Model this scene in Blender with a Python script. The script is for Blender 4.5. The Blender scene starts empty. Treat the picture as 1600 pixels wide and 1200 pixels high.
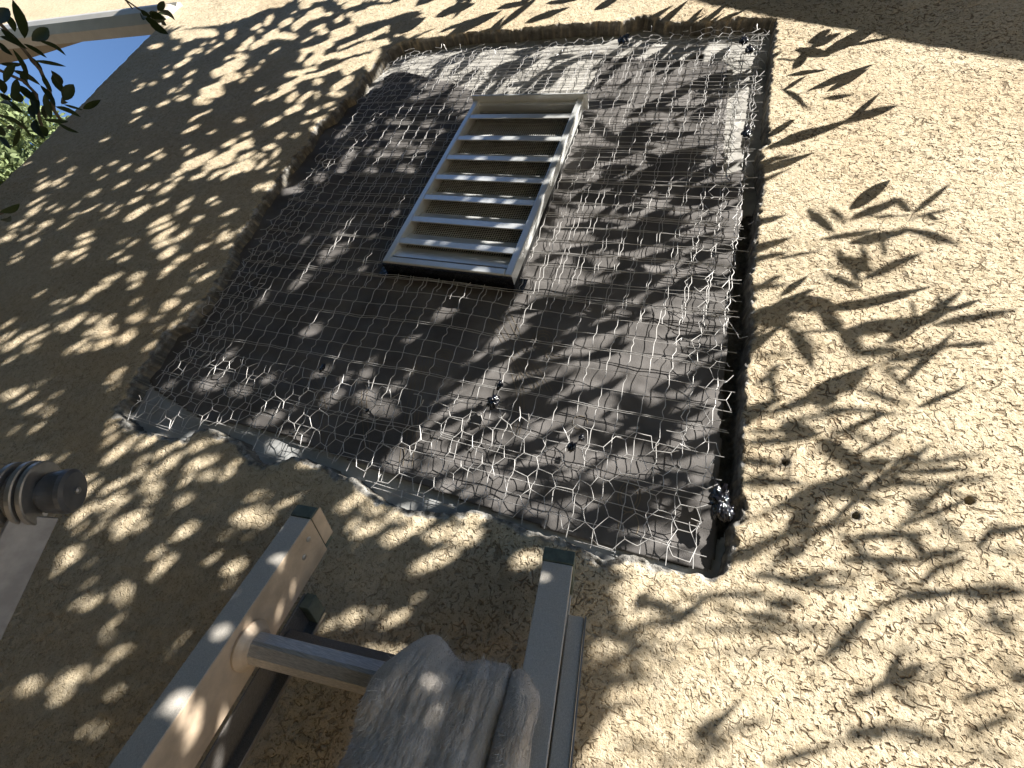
import bpy, math, random
import numpy as np
from mathutils import Vector, Matrix

# ------------------------------------------------------------------ camera, sky, sun, exposure
SC = bpy.context.scene
COL = SC.collection
F = 703.58                                  # focal length in photo pixels (1600 wide)
RM = np.array([[0.93621526, -0.29430929, 0.19204954],
               [0.16991768, 0.85745485, 0.48569451],
               [-0.30761822, -0.422082, 0.85277067]])   # wall axes (x, down, into wall) -> lens axes
D = 0.66                                    # camera stands 66 cm off the wall; wall is the plane Y=0
GZ = -2.75                                  # ground level

cam = bpy.data.objects.new("camera", bpy.data.cameras.new("camera"))
COL.objects.link(cam)
rx, dn, fw = RM[0], RM[1], RM[2]
w3 = lambda v: Vector((v[0], v[2], -v[1]))
cam.matrix_world = Matrix.Translation((0, -D, 0)) @ Matrix((w3(rx), -w3(dn), -w3(fw))).transposed().to_4x4()
cam.data.sensor_width = 36
cam.data.lens = F / 1600 * 36
cam.data.clip_start = 0.02
cam.data.clip_end = 500
SC.camera = cam

S = np.array([1.3, -1.0, 1.5]); S /= np.linalg.norm(S)      # towards the sun
sun = bpy.data.objects.new("sun", bpy.data.lights.new("sun", 'SUN'))
COL.objects.link(sun)
sun.rotation_euler = Vector(S).to_track_quat('Z', 'Y').to_euler()
sun.location = (4, -4, 6)
sun.data.energy = 5.0
sun.data.angle = math.radians(0.38)
sun.data.color = (1.0, 0.95, 0.87)
world = bpy.data.worlds.new("World"); SC.world = world; world.use_nodes = True
nt = world.node_tree; nt.nodes.clear()
sky = nt.nodes.new('ShaderNodeTexSky'); sky.sky_type = 'NISHITA'; sky.sun_disc = False
sky.sun_elevation = math.asin(S[2]); sky.sun_rotation = math.atan2(S[0], S[1])
sky.air_density = 1.0; sky.dust_density = 0.0; sky.ozone_density = 6.0
bg = nt.nodes.new('ShaderNodeBackground'); bg.inputs[1].default_value = 0.065
wo = nt.nodes.new('ShaderNodeOutputWorld')
nt.links.new(sky.outputs[0], bg.inputs[0]); nt.links.new(bg.outputs[0], wo.inputs[0])
SC.view_settings.view_transform = 'Standard'; SC.view_settings.look = 'None'
SC.view_settings.exposure = 1.55; SC.view_settings.gamma = 1

random.seed(7); RNG = np.random.default_rng(7)

# ------------------------------------------------------------------ helpers
def wl(px, py):
    """photo pixel -> (x, z) on the wall plane, metres"""
    d = RM.T @ np.array([(px-800)/F, (py-600)/F, 1.0])
    return np.array([d[0]/d[2]*D, -d[1]/d[2]*D])
def un(px, py, t):
    """photo pixel -> point standing t metres in front of the wall"""
    d = RM.T @ np.array([(px-800)/F, (py-600)/F, 1.0])
    return np.array([d[0]/d[2]*(D-t), -t, -d[1]/d[2]*(D-t)])
def tag(o, label=None, cat=None, group=None, kind=None):
    if label: o['label'] = label
    if cat: o['category'] = cat
    if group: o['group'] = group
    if kind: o['kind'] = kind
    return o
def empty(name, loc, label, cat, group=None):
    o = bpy.data.objects.new(name, None); COL.objects.link(o)
    o.location = loc; o.empty_display_size = .05
    return tag(o, label, cat, group)
def link(name, me, mat, parent=None):
    o = bpy.data.objects.new(name, me); COL.objects.link(o)
    if mat: me.materials.append(mat)
    if parent:
        bpy.context.view_layer.update()
        o.parent = parent; o.matrix_parent_inverse = Matrix.Translation(parent.location).inverted()
    return o
def mesh_np(name, V, Q, mat, parent=None, smooth=False, attrs=None):
    """V (n,3), Q (m,k) same-size faces"""
    me = bpy.data.meshes.new(name)
    V = np.asarray(V, np.float32); Q = np.asarray(Q, np.int32)
    m, k = Q.shape
    me.vertices.add(len(V)); me.vertices.foreach_set("co", V.ravel())
    me.loops.add(m*k); me.loops.foreach_set("vertex_index", Q.ravel())
    me.polygons.add(m); me.polygons.foreach_set("loop_start", np.arange(0, m*k, k, dtype=np.int32))
    me.update(calc_edges=True); me.validate()
    for nm, a in (attrs or {}).items():
        at = me.attributes.new(nm, 'FLOAT', 'POINT'); at.data.foreach_set("value", np.asarray(a, np.float32).ravel())
    if smooth: me.shade_smooth()
    else: me.shade_flat()
    return link(name, me, mat, parent)
class MB:
    """collects shapes for ONE mesh object"""
    def __init__(s): s.v = []; s.f = []; s.n = 0
    def add(s, V, Fs):
        V = np.asarray(V, float); s.v.append(V)
        s.f += [tuple(int(i)+s.n for i in f) for f in Fs]; s.n += len(V)
    def box(s, o, ax, ay, az, x0, x1, y0, y1, z0, z1):
        o, ax, ay, az = [np.asarray(q, float) for q in (o, ax, ay, az)]
        V = [o+ax*x+ay*y+az*z for x in (x0, x1) for y in (y0, y1) for z in (z0, z1)]
        Fc = [(0,1,3,2),(4,6,7,5),(0,4,5,1),(2,3,7,6),(0,2,6,4),(1,5,7,3)]
        s.add(V, Fc)
    def prism(s, prof, o, au, av, d, l0, l1):
        """2-D outline prof (u,v) swept along d from l0 to l1"""
        o, au, av, d = [np.asarray(q, float) for q in (o, au, av, d)]
        n = len(prof)
        V = [o+au*u+av*v+d*l0 for u, v in prof]+[o+au*u+av*v+d*l1 for u, v in prof]
        Fc = [(i, (i+1) % n, n+(i+1) % n, n+i) for i in range(n)]+[tuple(range(n))[::-1], tuple(range(n, 2*n))]
        s.add(V, Fc)
    def tube(s, P, r, k=6, cap=True):
        P = np.asarray(P, float); n = len(P)
        rr = np.full(n, r) if np.isscalar(r) else np.asarray(r)
        T = np.gradient(P, axis=0); T /= np.linalg.norm(T, axis=1)[:, None]+1e-12
        up = np.array([0.13, 1.0, 0.07]) if abs(T[:, 1]).mean() < .8 else np.array([1, .1, .2])
        A = np.cross(T, up); A /= np.linalg.norm(A, axis=1)[:, None]; B = np.cross(T, A)
        an = np.arange(k)*2*np.pi/k
        V = (P[:, None]+rr[:, None, None]*(A[:, None]*np.cos(an)[None, :, None]+B[:, None]*np.sin(an)[None, :, None])).reshape(-1, 3)
        Fc = [(i*k+j, i*k+(j+1) % k, (i+1)*k+(j+1) % k, (i+1)*k+j) for i in range(n-1) for j in range(k)]
        if cap: Fc += [tuple(range(k))[::-1], tuple(range((n-1)*k, n*k))]
        s.add(V, Fc)
    def lathe(s, o, d, prof, k=32):
        """prof: list of (distance along d, radius)"""
        o = np.asarray(o, float); d = np.asarray(d, float)/np.linalg.norm(d)
        a = np.cross(d, [.1, .2, 1]); a /= np.linalg.norm(a); b = np.cross(d, a)
        an = np.arange(k)*2*np.pi/k
        V = [o+d*h+r*(a*math.cos(t)+b*math.sin(t)) for h, r in prof for t in an]
        n = len(prof)
        Fc = [(i*k+j, i*k+(j+1) % k, (i+1)*k+(j+1) % k, (i+1)*k+j) for i in range(n-1) for j in range(k)]
        Fc += [tuple(range(k))[::-1], tuple(range((n-1)*k, n*k))]
        s.add(V, Fc)
    def build(s, name, mat, parent=None, smooth=False, bevel=0):
        me = bpy.data.meshes.new(name)
        me.from_pydata(np.concatenate(s.v).tolist(), [], s.f); me.validate(); me.update()
        if smooth:
            me.shade_smooth()
        o = link(name, me, mat, parent)
        if bevel:
            b = o.modifiers.new("bevel", 'BEVEL'); b.width = bevel; b.segments = 2; b.limit_method = 'ANGLE'
        return o

# gradient noise on numpy arrays
_perm = np.random.default_rng(3).permutation(4096)
_ga = np.random.default_rng(4).random(4096)*2*np.pi
_GX = np.cos(_ga); _GY = np.sin(_ga)
def noise(x, y, seed=0):
    xi = np.floor(x).astype(np.int64); yi = np.floor(y).astype(np.int64)
    fx = x-xi; fy = y-yi
    u = fx*fx*fx*(fx*(fx*6-15)+10); v = fy*fy*fy*(fy*(fy*6-15)+10)
    def g(i, j, dx, dy):
        h = _perm[(_perm[(i+seed*131) & 4095]+j) & 4095]
        return _GX[h]*dx+_GY[h]*dy
    a = g(xi, yi, fx, fy); b = g(xi+1, yi, fx-1, fy); c = g(xi, yi+1, fx, fy-1); d = g(xi+1, yi+1, fx-1, fy-1)
    return (a+(b-a)*u+(c-a)*v+(a-b-c+d)*u*v)*1.4
def sstep(a, b, x):
    t = np.clip((x-a)/(b-a), 0, 1); return t*t*(3-2*t)
def inside(poly, X, Y):
    poly = np.asarray(poly); r = np.zeros(X.shape, bool); n = len(poly)
    for i in range(n):
        x0, y0 = poly[i]; x1, y1 = poly[(i+1) % n]
        if y0 == y1: continue
        c = ((Y >= y0) != (Y >= y1)) & (X < (x1-x0)*(Y-y0)/(y1-y0)+x0)
        r ^= c
    return r
def pdist(poly, X, Y):
    d = np.full(X.shape, 9.0)
    n = len(poly)
    for i in range(n):
        a = poly[i]; b = poly[(i+1) % n]; e = b-a; L = e@e+1e-12
        t = np.clip(((X-a[0])*e[0]+(Y-a[1])*e[1])/L, 0, 1)
        d = np.minimum(d, np.hypot(X-a[0]-t*e[0], Y-a[1]-t*e[1]))
    return d

# ------------------------------------------------------------------ materials
def mat(name):
    m = bpy.data.materials.new(name); m.use_nodes = True
    return m, m.node_tree, m.node_tree.nodes['Principled BSDF']
def N(nt, typ, **kw):
    n = nt.nodes.new(typ)
    for k, v in kw.items():
        if k in n.inputs: n.inputs[k].default_value = v
        else: setattr(n, k, v)
    return n
def mix(nt, a, b, fac, mode='MIX'):
    n = nt.nodes.new('ShaderNodeMix'); n.data_type = 'RGBA'; n.blend_type = mode
    for s, v in ((n.inputs[6], a), (n.inputs[7], b), (n.inputs[0], fac)):
        if isinstance(v, (tuple, list)): s.default_value = tuple(v)+(1,) if len(v) == 3 else v
        elif isinstance(v, (int, float)): s.default_value = v
        else: nt.links.new(v, s)
    return n.outputs[2]
def ramp(nt, src, a, b, lo=(0, 0, 0), hi=(1, 1, 1)):
    r = nt.nodes.new('ShaderNodeValToRGB'); nt.links.new(src, r.inputs[0])
    r.color_ramp.elements[0].position = a; r.color_ramp.elements[0].color = (*lo, 1)
    r.color_ramp.elements[1].position = b; r.color_ramp.elements[1].color = (*hi, 1)
    return r.outputs[0]
def tnoise(nt, scale, detail=3, rough=.6, stretch=None):
    tc = nt.nodes.new('ShaderNodeNewGeometry')
    n = N(nt, 'ShaderNodeTexNoise', Scale=scale, Detail=detail, Roughness=rough)
    if stretch:
        mp = nt.nodes.new('ShaderNodeMapping'); mp.inputs['Scale'].default_value = stretch
        nt.links.new(tc.outputs['Position'], mp.inputs[0]); nt.links.new(mp.outputs[0], n.inputs['Vector'])
    else: nt.links.new(tc.outputs['Position'], n.inputs['Vector'])
    return n.outputs['Fac']
def bump(nt, bs, src, strength, dist):
    b = N(nt, 'ShaderNodeBump', Strength=strength, Distance=dist)
    nt.links.new(src, b.inputs['Height']); nt.links.new(b.outputs[0], bs.inputs['Normal']); return b
def simple(name, col, rough=.6, metal=0., var=.25, scale=40, bumpd=0., stretch=None, bscale=None, spec=.5):
    m, t, b = mat(name)
    n = tnoise(t, scale, 4, .6, stretch)
    c2 = tuple(c*(1-var) for c in col)
    f = ramp(t, n, .35, .68)
    t.links.new(mix(t, c2, col, f), b.inputs['Base Color'])
    b.inputs['Roughness'].default_value = rough; b.inputs['Metallic'].default_value = metal
    b.inputs['Specular IOR Level'].default_value = spec
    if bumpd:
        bump(t, b, tnoise(t, bscale or scale*3, 3, .6, stretch), 1, bumpd)
    return m

def stucco_mat():
    m, t, b = mat("tan_sand_stucco")
    L = t.links
    def math_(op, x, y=None, z=None, clamp=False):
        n = t.nodes.new('ShaderNodeMath'); n.operation = op; n.use_clamp = clamp
        for i, v in enumerate((x, y, z)):
            if v is None: continue
            if isinstance(v, (int, float)): n.inputs[i].default_value = v
            else: L.new(v, n.inputs[i])
        return n.outputs[0]
    geo = t.nodes.new('ShaderNodeNewGeometry')
    # warped coordinates for the worm-like tears a float leaves in the sand finish
    wn = N(t, 'ShaderNodeTexNoise', Scale=45., Detail=2., Roughness=.55); L.new(geo.outputs['Position'], wn.inputs['Vector'])
    vs = t.nodes.new('ShaderNodeVectorMath'); vs.operation = 'SUBTRACT'; L.new(wn.outputs['Color'], vs.inputs[0]); vs.inputs[1].default_value = (.5, .5, .5)
    vm = t.nodes.new('ShaderNodeVectorMath'); vm.operation = 'MULTIPLY_ADD'; L.new(vs.outputs[0], vm.inputs[0]); vm.inputs[1].default_value = (.008, .008, .008); L.new(geo.outputs['Position'], vm.inputs[2])
    def nz(scale, det, sx=1., sz=1., off=0.):
        mp = t.nodes.new('ShaderNodeMapping'); mp.inputs['Scale'].default_value = (sx, 1, sz); mp.inputs['Location'].default_value = (off, 0, off); mp.inputs['Rotation'].default_value = (0, .35, 0)
        L.new(vm.outputs[0], mp.inputs[0]); n = N(t, 'ShaderNodeTexNoise', Scale=scale, Detail=det, Roughness=.5); L.new(mp.outputs[0], n.inputs['Vector']); return n.outputs['Fac']
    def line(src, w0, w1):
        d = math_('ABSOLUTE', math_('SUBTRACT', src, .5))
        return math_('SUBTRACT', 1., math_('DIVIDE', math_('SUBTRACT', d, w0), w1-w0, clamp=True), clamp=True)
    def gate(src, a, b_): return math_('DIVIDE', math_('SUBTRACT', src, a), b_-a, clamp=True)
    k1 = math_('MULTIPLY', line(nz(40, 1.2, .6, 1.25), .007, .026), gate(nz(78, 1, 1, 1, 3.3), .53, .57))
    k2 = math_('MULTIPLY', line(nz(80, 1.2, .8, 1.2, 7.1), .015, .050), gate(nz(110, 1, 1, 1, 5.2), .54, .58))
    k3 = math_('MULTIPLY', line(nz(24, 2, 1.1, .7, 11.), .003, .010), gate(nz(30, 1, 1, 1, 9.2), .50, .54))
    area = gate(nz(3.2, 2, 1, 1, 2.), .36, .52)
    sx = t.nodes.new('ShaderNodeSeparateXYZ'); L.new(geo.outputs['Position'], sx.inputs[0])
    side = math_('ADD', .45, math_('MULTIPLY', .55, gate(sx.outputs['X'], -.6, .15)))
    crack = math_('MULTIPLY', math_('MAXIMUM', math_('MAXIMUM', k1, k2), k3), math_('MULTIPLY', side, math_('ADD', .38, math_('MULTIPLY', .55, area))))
    ch = N(t, 'ShaderNodeAttribute', attribute_name='chip')
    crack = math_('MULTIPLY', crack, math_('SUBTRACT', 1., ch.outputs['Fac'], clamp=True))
    fine = tnoise(t, 560, 3, .7); mid = tnoise(t, 60, 3, .6); big = tnoise(t, 4, 3, .6)
    c = mix(t, (.56, .465, .32), (.68, .585, .43), ramp(t, mid, .35, .65))
    c = mix(t, c, (.43, .355, .24), ramp(t, big, .52, .75, (0, 0, 0), (.55, .55, .55)))
    c = mix(t, c, (.40, .26, .13), ramp(t, tnoise(t, 17, 4, .65), .60, .74, (0, 0, 0), (.22, .22, .22)))
    c = mix(t, c, (.47, .34, .20), ramp(t, tnoise(t, 2.3, 3, .55), .52, .66, (0, 0, 0), (.3, .3, .3)))
    grains = gate(fine, .47, .34)
    c = mix(t, c, (.20, .14, .08), math_('MULTIPLY', grains, .5))
    pits = math_('MULTIPLY', gate(tnoise(t, 240, 2, .5), .40, .33), side)
    c = mix(t, c, (.13, .085, .045), math_('MULTIPLY', pits, .55))
    c = mix(t, c, (.10, .060, .030), math_('MULTIPLY', crack, .74))  # sun shadow in the tears put into the colour as dark brown
    grey = mix(t, (.17, .16, .145), (.52, .51, .48), ramp(t, tnoise(t, 45, 4, .7), .40, .66))
    reveal_shade = gate(sx.outputs['Y'], .003, .012)
    grey = mix(t, grey, (.10, .095, .085), math_('MULTIPLY', reveal_shade, .75))  # shadow gap of the reveal put into the colour, darker with depth
    c = mix(t, c, grey, ch.outputs['Fac'])
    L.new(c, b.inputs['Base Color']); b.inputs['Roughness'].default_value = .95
    b.inputs['Specular IOR Level'].default_value = .12
    hgt = math_('SUBTRACT', math_('ADD', math_('MULTIPLY', tnoise(t, 420, 4, .75), .0016), math_('MULTIPLY', tnoise(t, 170, 3, .6), .0017)), math_('ADD', math_('MULTIPLY', crack, .0030), math_('MULTIPLY', pits, .0015)))
    bp = N(t, 'ShaderNodeBump', Strength=1., Distance=1.); L.new(hgt, bp.inputs['Height']); L.new(bp.outputs[0], b.inputs['Normal'])
    return m
M = {}
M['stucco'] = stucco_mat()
M['felt'] = simple("building_paper", (.178, .168, .163), .78, var=.42, scale=9, bumpd=.0005, bscale=700, spec=.2)
M['print'] = simple("faded_print", (.21, .175, .13), .8, var=.3, scale=60)
M['board'] = simple("pale_sheathing", (.47, .455, .42), .85, var=.42, scale=22, bumpd=.0008, bscale=200)
M['strip'] = simple("grey_flashing_paper", (.46, .47, .47), .65, var=.35, scale=16, bumpd=.001, bscale=80)
M['wire'] = simple("galvanised_wire", (.62, .61, .60), .45, metal=.25, var=.2, scale=200)
M['vent'] = simple("off_white_sheet_metal", (.80, .82, .81), .30, metal=.45, var=.08, scale=30, bumpd=.0002, bscale=60)
M['dark_box'] = simple("dark_cavity", (.012, .012, .012), .9)  # near-black: darkness of the attic put into the colour
M['screen'] = simple("dark_screen_wire", (.62, .62, .58), .6)
M['tar'] = simple("black_tar", (.010, .010, .014), .12, var=.3, scale=300, bumpd=.002, bscale=160, spec=.8)
M['alu'] = simple("weathered_aluminium", (.66, .62, .56), .42, metal=.15, var=.35, scale=30, bumpd=.0003, stretch=(60, 60, 3), bscale=8)
M['rung'] = simple('rubbed_aluminium', (.66, .61, .55), .32, metal=.3, var=.45, scale=26, stretch=(2, 60, 60), bumpd=.0004, bscale=8)
M['aluweb'] = simple("dusty_aluminium", (.68, .54, .40), .5, metal=.1, var=.35, scale=22, bumpd=.0004, bscale=150)
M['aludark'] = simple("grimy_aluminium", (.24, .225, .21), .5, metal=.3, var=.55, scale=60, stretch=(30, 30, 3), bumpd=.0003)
M['bar'] = simple('dull_zinc_bar', (.44, .42, .41), .5, metal=.15, var=.3, scale=40)
M['green'] = simple("dark_green_plastic", (.13, .165, .14), .6, var=.4, scale=80)
M['steel'] = simple("zinc_steel", (.50, .49, .48), .38, metal=.8, var=.25, scale=50)
M['black'] = simple("black_plastic", (.10, .105, .115), .32, var=.3, scale=60)
M['trim'] = simple("grey_metal_trim", (.66, .64, .59), .35, metal=.3, var=.15, scale=10)
M['bark'] = simple("grey_bark", (.16, .13, .10), .9, var=.5, scale=50, bumpd=.003)
M['ground'] = simple("pale_gravel_ground", (.30, .23, .15), .95, var=.35, scale=40, bumpd=.01, bscale=60)
M['fascia'] = simple("painted_roof_board", (.45, .36, .25), .7, var=.15, scale=20)
def leaf_mat(name, col, tr):
    m, t, b = mat(name)
    c = mix(t, tuple(x*.6 for x in col), col, ramp(t, tnoise(t, 9, 2), .35, .65))
    t.links.new(c, b.inputs['Base Color']); b.inputs['Roughness'].default_value = .55; b.inputs['Specular IOR Level'].default_value = .25
    tb = t.nodes.new('ShaderNodeBsdfTranslucent'); tb.inputs[0].default_value = (*tr, 1)
    ms = t.nodes.new('ShaderNodeMixShader'); ms.inputs[0].default_value = .12
    t.links.new(b.outputs[0], ms.inputs[1]); t.links.new(tb.outputs[0], ms.inputs[2])
    t.links.new(ms.outputs[0], t.nodes['Material Output'].inputs[0])
    return m
M['leaf'] = leaf_mat("oleander_leaf", (.035, .055, .022), (.08, .12, .02))
M['leaf2'] = leaf_mat("pale_garden_leaf", (.22, .27, .12), (.3, .36, .12))

# ------------------------------------------------------------------ ground
gm = MB(); gm.add([(-60, -60, GZ), (60, -60, GZ), (60, 60, GZ), (-60, 60, GZ)], [(0, 1, 2, 3)])
tag(gm.build('ground', M['ground']), kind='structure')

# ------------------------------------------------------------------ stucco wall with the broken-out opening
OPEN_PX = [(607,78),(625,66),(650,62),(680,58),(720,52),(750,49),(800,46),(850,41),(880,38),(930,36),(970,34),(985,28),(1005,24),(1025,27),(1040,33),(1080,33),(1120,33),(1150,28),(1175,27),(1213,30),
 (1213,40),(1207,70),(1205,110),(1200,150),(1199,180),(1199,225),(1187,232),(1189,260),(1193,290),(1186,320),(1181,360),(1177,400),(1174,440),(1173,480),(1175,510),(1171,550),(1163,580),(1164,620),(1158,660),(1160,700),(1155,740),(1156,770),(1160,795),(1158,810),(1145,822),(1146,850),(1138,865),(1134,900),
 (1120,905),(1095,895),(1075,897),(1060,893),(1040,890),(1020,882),(1000,872),(975,866),(960,872),(940,876),(925,868),(905,855),(880,845),(850,835),(820,825),(790,815),(760,800),(735,797),(700,800),(660,797),(640,797),(615,790),(590,778),(570,762),(555,750),(530,740),(508,728),(490,725),(475,715),(455,713),(440,717),(420,718),(400,724),(390,715),(380,700),(372,688),(360,683),(345,680),(335,670),(320,667),(300,675),(285,685),(262,684),(245,677),(225,672),(205,668),(190,655),(178,645),
 (180,640),(200,615),(215,585),(235,560),(250,535),(262,518),(275,510),(290,505),(300,490),(315,475),(330,455),(340,435),(352,418),(360,400),(362,385),(380,360),(395,340),(405,318),(420,300),(432,285),(440,270),(455,255),(465,240),(480,225),(490,205),(500,190),(520,180),(530,165),(540,155),(550,150),(562,130),(570,115),(585,100),(600,90)]
OPEN = np.array([wl(*p) for p in OPEN_PX])

def build_wall():
    xs = np.concatenate([np.arange(-7, -2.6, .1), np.arange(-2.56, -1.3, .005), np.arange(-1.3, -.92, .003),
                         np.arange(-.92, .68, .0023), np.arange(.70, 4.6, .06)])
    zs = np.concatenate([np.arange(GZ, -.52, .06), np.arange(-.50, .95, .0025), np.arange(.95, 2.12, .0035), np.arange(2.15, 5.3, .06)])
    X, Z = np.meshgrid(xs, zs, indexing='ij')
    fine = (X > -2.57) & (X < .69) & (Z > -.51) & (Z < 2.13)
    h = np.zeros(X.shape); chip = np.zeros(X.shape); crev = np.zeros(X.shape)
    x = X[fine]; z = Z[fine]
    wx = x+.006*noise(x/.03, z/.03, 1); wz = z+.006*noise(x/.03, z/.03, 2)
    hh = .0022*noise(x/.20, z/.10, 3)+.0016*noise(x/.07, z/.05, 23)+.0009*noise(x/.022, z/.022, 4)+.0006*noise(x/.008, z/.008, 5)
    # worm-like tears of the float texture, strongest on the right of the wall
    n1 = np.abs(noise(wx/.026+7, wz/.014, 6)); m1 = sstep(-.02, .22, noise(wx/.016, wz/.012, 7))
    n2 = np.abs(noise(wx/.013, wz/.017+3, 8)); m2 = sstep(.10, .30, noise(wx/.012, wz/.012, 9))
    big = sstep(-.35, .25, noise(x/.35, z/.35, 10))*.5+.5
    left = .55+.45*sstep(-.8, -.1, x)
    c1 = (1-sstep(.03, .12, n1))*m1; c2 = (1-sstep(.03, .14, n2))*m2
    cv = np.clip(c1+.8*c2, 0, 1)*big*left
    hh -= .0012*cv
    # the opening
    poly = OPEN
    wobx = x+.0022*noise(x/.012, z/.012, 11)+.004*noise(x/.04, z/.04, 12)
    wobz = z+.0022*noise(x/.012, z/.012, 13)+.004*noise(x/.04, z/.04, 14)
    near = (x > poly[:, 0].min()-.06) & (x < poly[:, 0].max()+.06) & (z > poly[:, 1].min()-.06) & (z < poly[:, 1].max()+.06)
    sd = np.full(x.shape, -1.0)
    d = pdist(poly, wobx[near], wobz[near]); ins = inside(poly, wobx[near], wobz[near])
    sd[near] = np.where(ins, d, -d)
    t = sstep(0.0, .0045, sd)
    clean = sstep(.02, .08, x)+sstep(1.30, 1.40, z)
    rim = sstep(-.016+.010*np.clip(clean, 0, 1), -.001, sd+.006*noise(x/.018, z/.018, 15))*(1-t)
    hh = hh-rim*np.clip(.0035+.005*noise(x/.01, z/.01, 16), 0, .01)
    hh = hh*(1-t)+(-.040)*t + t*(1-sstep(.004, .02, sd))*.006*noise(x/.006, z/.006, 17)
    cp = np.clip(sstep(.25, .8, rim+.5*noise(x/.014, z/.014, 18))+t, 0, 1)
    # three drilled anchor holes right of the opening
    for (px, py), r in (((1228,722),.0036), ((1338,806),.0036), ((1515,782),.0042)):
        c = wl(px, py); dd = np.hypot(x-c[0], z-c[1])
        k = 1-sstep(r*.8, r*1.15, dd); hh = hh*(1-k)-.022*k
        ring = (1-sstep(r*1.3, r*2.3, dd+.002*noise(x/.004, z/.004, 19)))*(1-k)
        cp = np.maximum(cp, ring*.8*(px < 1400)); hh -= ring*.001
    h[fine] = hh; chip[fine] = cp; crev[fine] = cv*(1-cp)
    # left corner of the house, overhanging part above the trim
    cx = np.where(Z > .3, -2.27-.166*(Z-.73), -2.27-.166*(.3-.73))
    up = Z > 2.0
    Xc = np.where(up, X, np.maximum(X, cx))
    V = np.stack([Xc, -h, Z], -1).reshape(-1, 3)
    nx, nz = X.shape
    idx = np.arange(nx*nz).reshape(nx, nz)
    Q = np.stack([idx[:-1, :-1], idx[1:, :-1], idx[1:, 1:], idx[:-1, 1:]], -1)
    keep = (Xc[1:, :-1]-Xc[:-1, :-1] > 1e-6) & ((Z[:-1, :-1] > 2.0) | (X[1:, :-1] > cx[1:, :-1]))
    cxm = (X[:-1, :-1]+X[1:, :-1])/2; czm = (Z[:-1, :-1]+Z[:-1, 1:])/2
    hole = vent_hole(cxm, czm)
    Q = Q[keep & ~hole]
    used = np.zeros(len(V), bool); used[Q.ravel()] = True
    rm = np.cumsum(used)-1
    return mesh_np('stucco_wall', V[used], rm[Q], M['stucco'], None, True,
                   dict(chip=chip.reshape(-1)[used], crevice=crev.reshape(-1)[used]))

# vent frame geometry (needed for the hole behind it)
VT = .020
_c = [un(px, py, VT) for px, py in ((733,157),(905,153),(808,432),(607,408))]
VC = sum(_c)/4
VX = (_c[1]-_c[0]+_c[2]-_c[3]); VX /= np.linalg.norm(VX)
VZ = (_c[0]-_c[3]+_c[1]-_c[2]); VZ -= VX*(VZ@VX); VZ /= np.linalg.norm(VZ)
VW = (np.linalg.norm(_c[1]-_c[0])+np.linalg.norm(_c[2]-_c[3]))/2
VH = (np.linalg.norm(_c[0]-_c[3])+np.linalg.norm(_c[1]-_c[2]))/2
def vloc(x, z):
    return (x-VC[0])*VX[0]+(z-VC[2])*VX[2], (x-VC[0])*VZ[0]+(z-VC[2])*VZ[2]
def vent_hole(x, z, m=-.012):
    u, v = vloc(x, z); return (np.abs(u) < VW/2+m) & (np.abs(v) < VH/2+m)

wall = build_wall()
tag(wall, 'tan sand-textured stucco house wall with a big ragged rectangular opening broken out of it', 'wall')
bm_ = MB()
E_ = np.eye(3)
bm_.box((0, 0, 0), *E_, -2.19, -2.02, .045, 4.0, GZ, 2.9)       # return of the wall round the corner
bm_.box((0, 0, 0), *E_, -2.02, 4.5, .26, .30, GZ, 4.2)
rt = bm_.build('wall_return', M['stucco'], wall)

# metal trim and soffit of the part of the wall that runs on past the corner
fl = empty('eave_trim', (-3.5, 0, 1.9), 'silver-grey rounded metal trim running left from the top corner of the tan wall', 'trim')
tm = MB()
prof = [(.002, 2.012), (-.012, 2.012), (-.022, 1.995), (-.012, 1.975), (-.03, 1.955), (-.045, 1.925), (-.048, 1.90), (-.04, 1.87), (-.022, 1.845), (-.01, 1.828), (.03, 1.822), (.03, 2.012)]
tm.prism(prof, (0, 0, 0), (0, 1, 0), (0, 0, 1), (1, 0, .0), -7, -2.462)
tm.build('trim_strip', M['trim'], fl, smooth=False)
sm = MB()
sm.prism([(-3.02, .035), (-3.70, .10), (-7.0, .26), (-7.0, .035)][::-1], (0, 0, 1.86), (1, 0, 0), (0, 1, 0), (0, 0, 1), 0, .08)
sm.build('soffit_board', M['fascia'], fl)

# sloping roof overhang whose straight shadow falls across the top right of the wall
ov = empty('roof_overhang', (.745, -.25, 2.35), 'sloping roof overhang above the wall, seen only by its straight shadow', 'roof')
om = MB(); sl = np.array([1, 0, -.555]); sl /= np.linalg.norm(sl); up_ = np.array([.555, 0, 1.0]); up_ /= np.linalg.norm(up_)
om.box((.745, 0, 2.35), sl, (0, 1, 0), up_, -5.2, 4.5, -.50, -.01, 0, .03)
om.build('soffit', M['fascia'], ov)
om = MB(); om.box((.745, 0, 2.35), sl, (0, 1, 0), up_, -5.2, 4.5, -.54, -.503, -.0, .18); om.build('fascia_board', M['fascia'], ov)
om = MB(); om.box((.745, 0, 2.35), sl, (0, 1, 0), up_, -5.2, 4.5, -.57, .6, .185, .23); om.build('roof_deck', M['bark'], ov)

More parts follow.
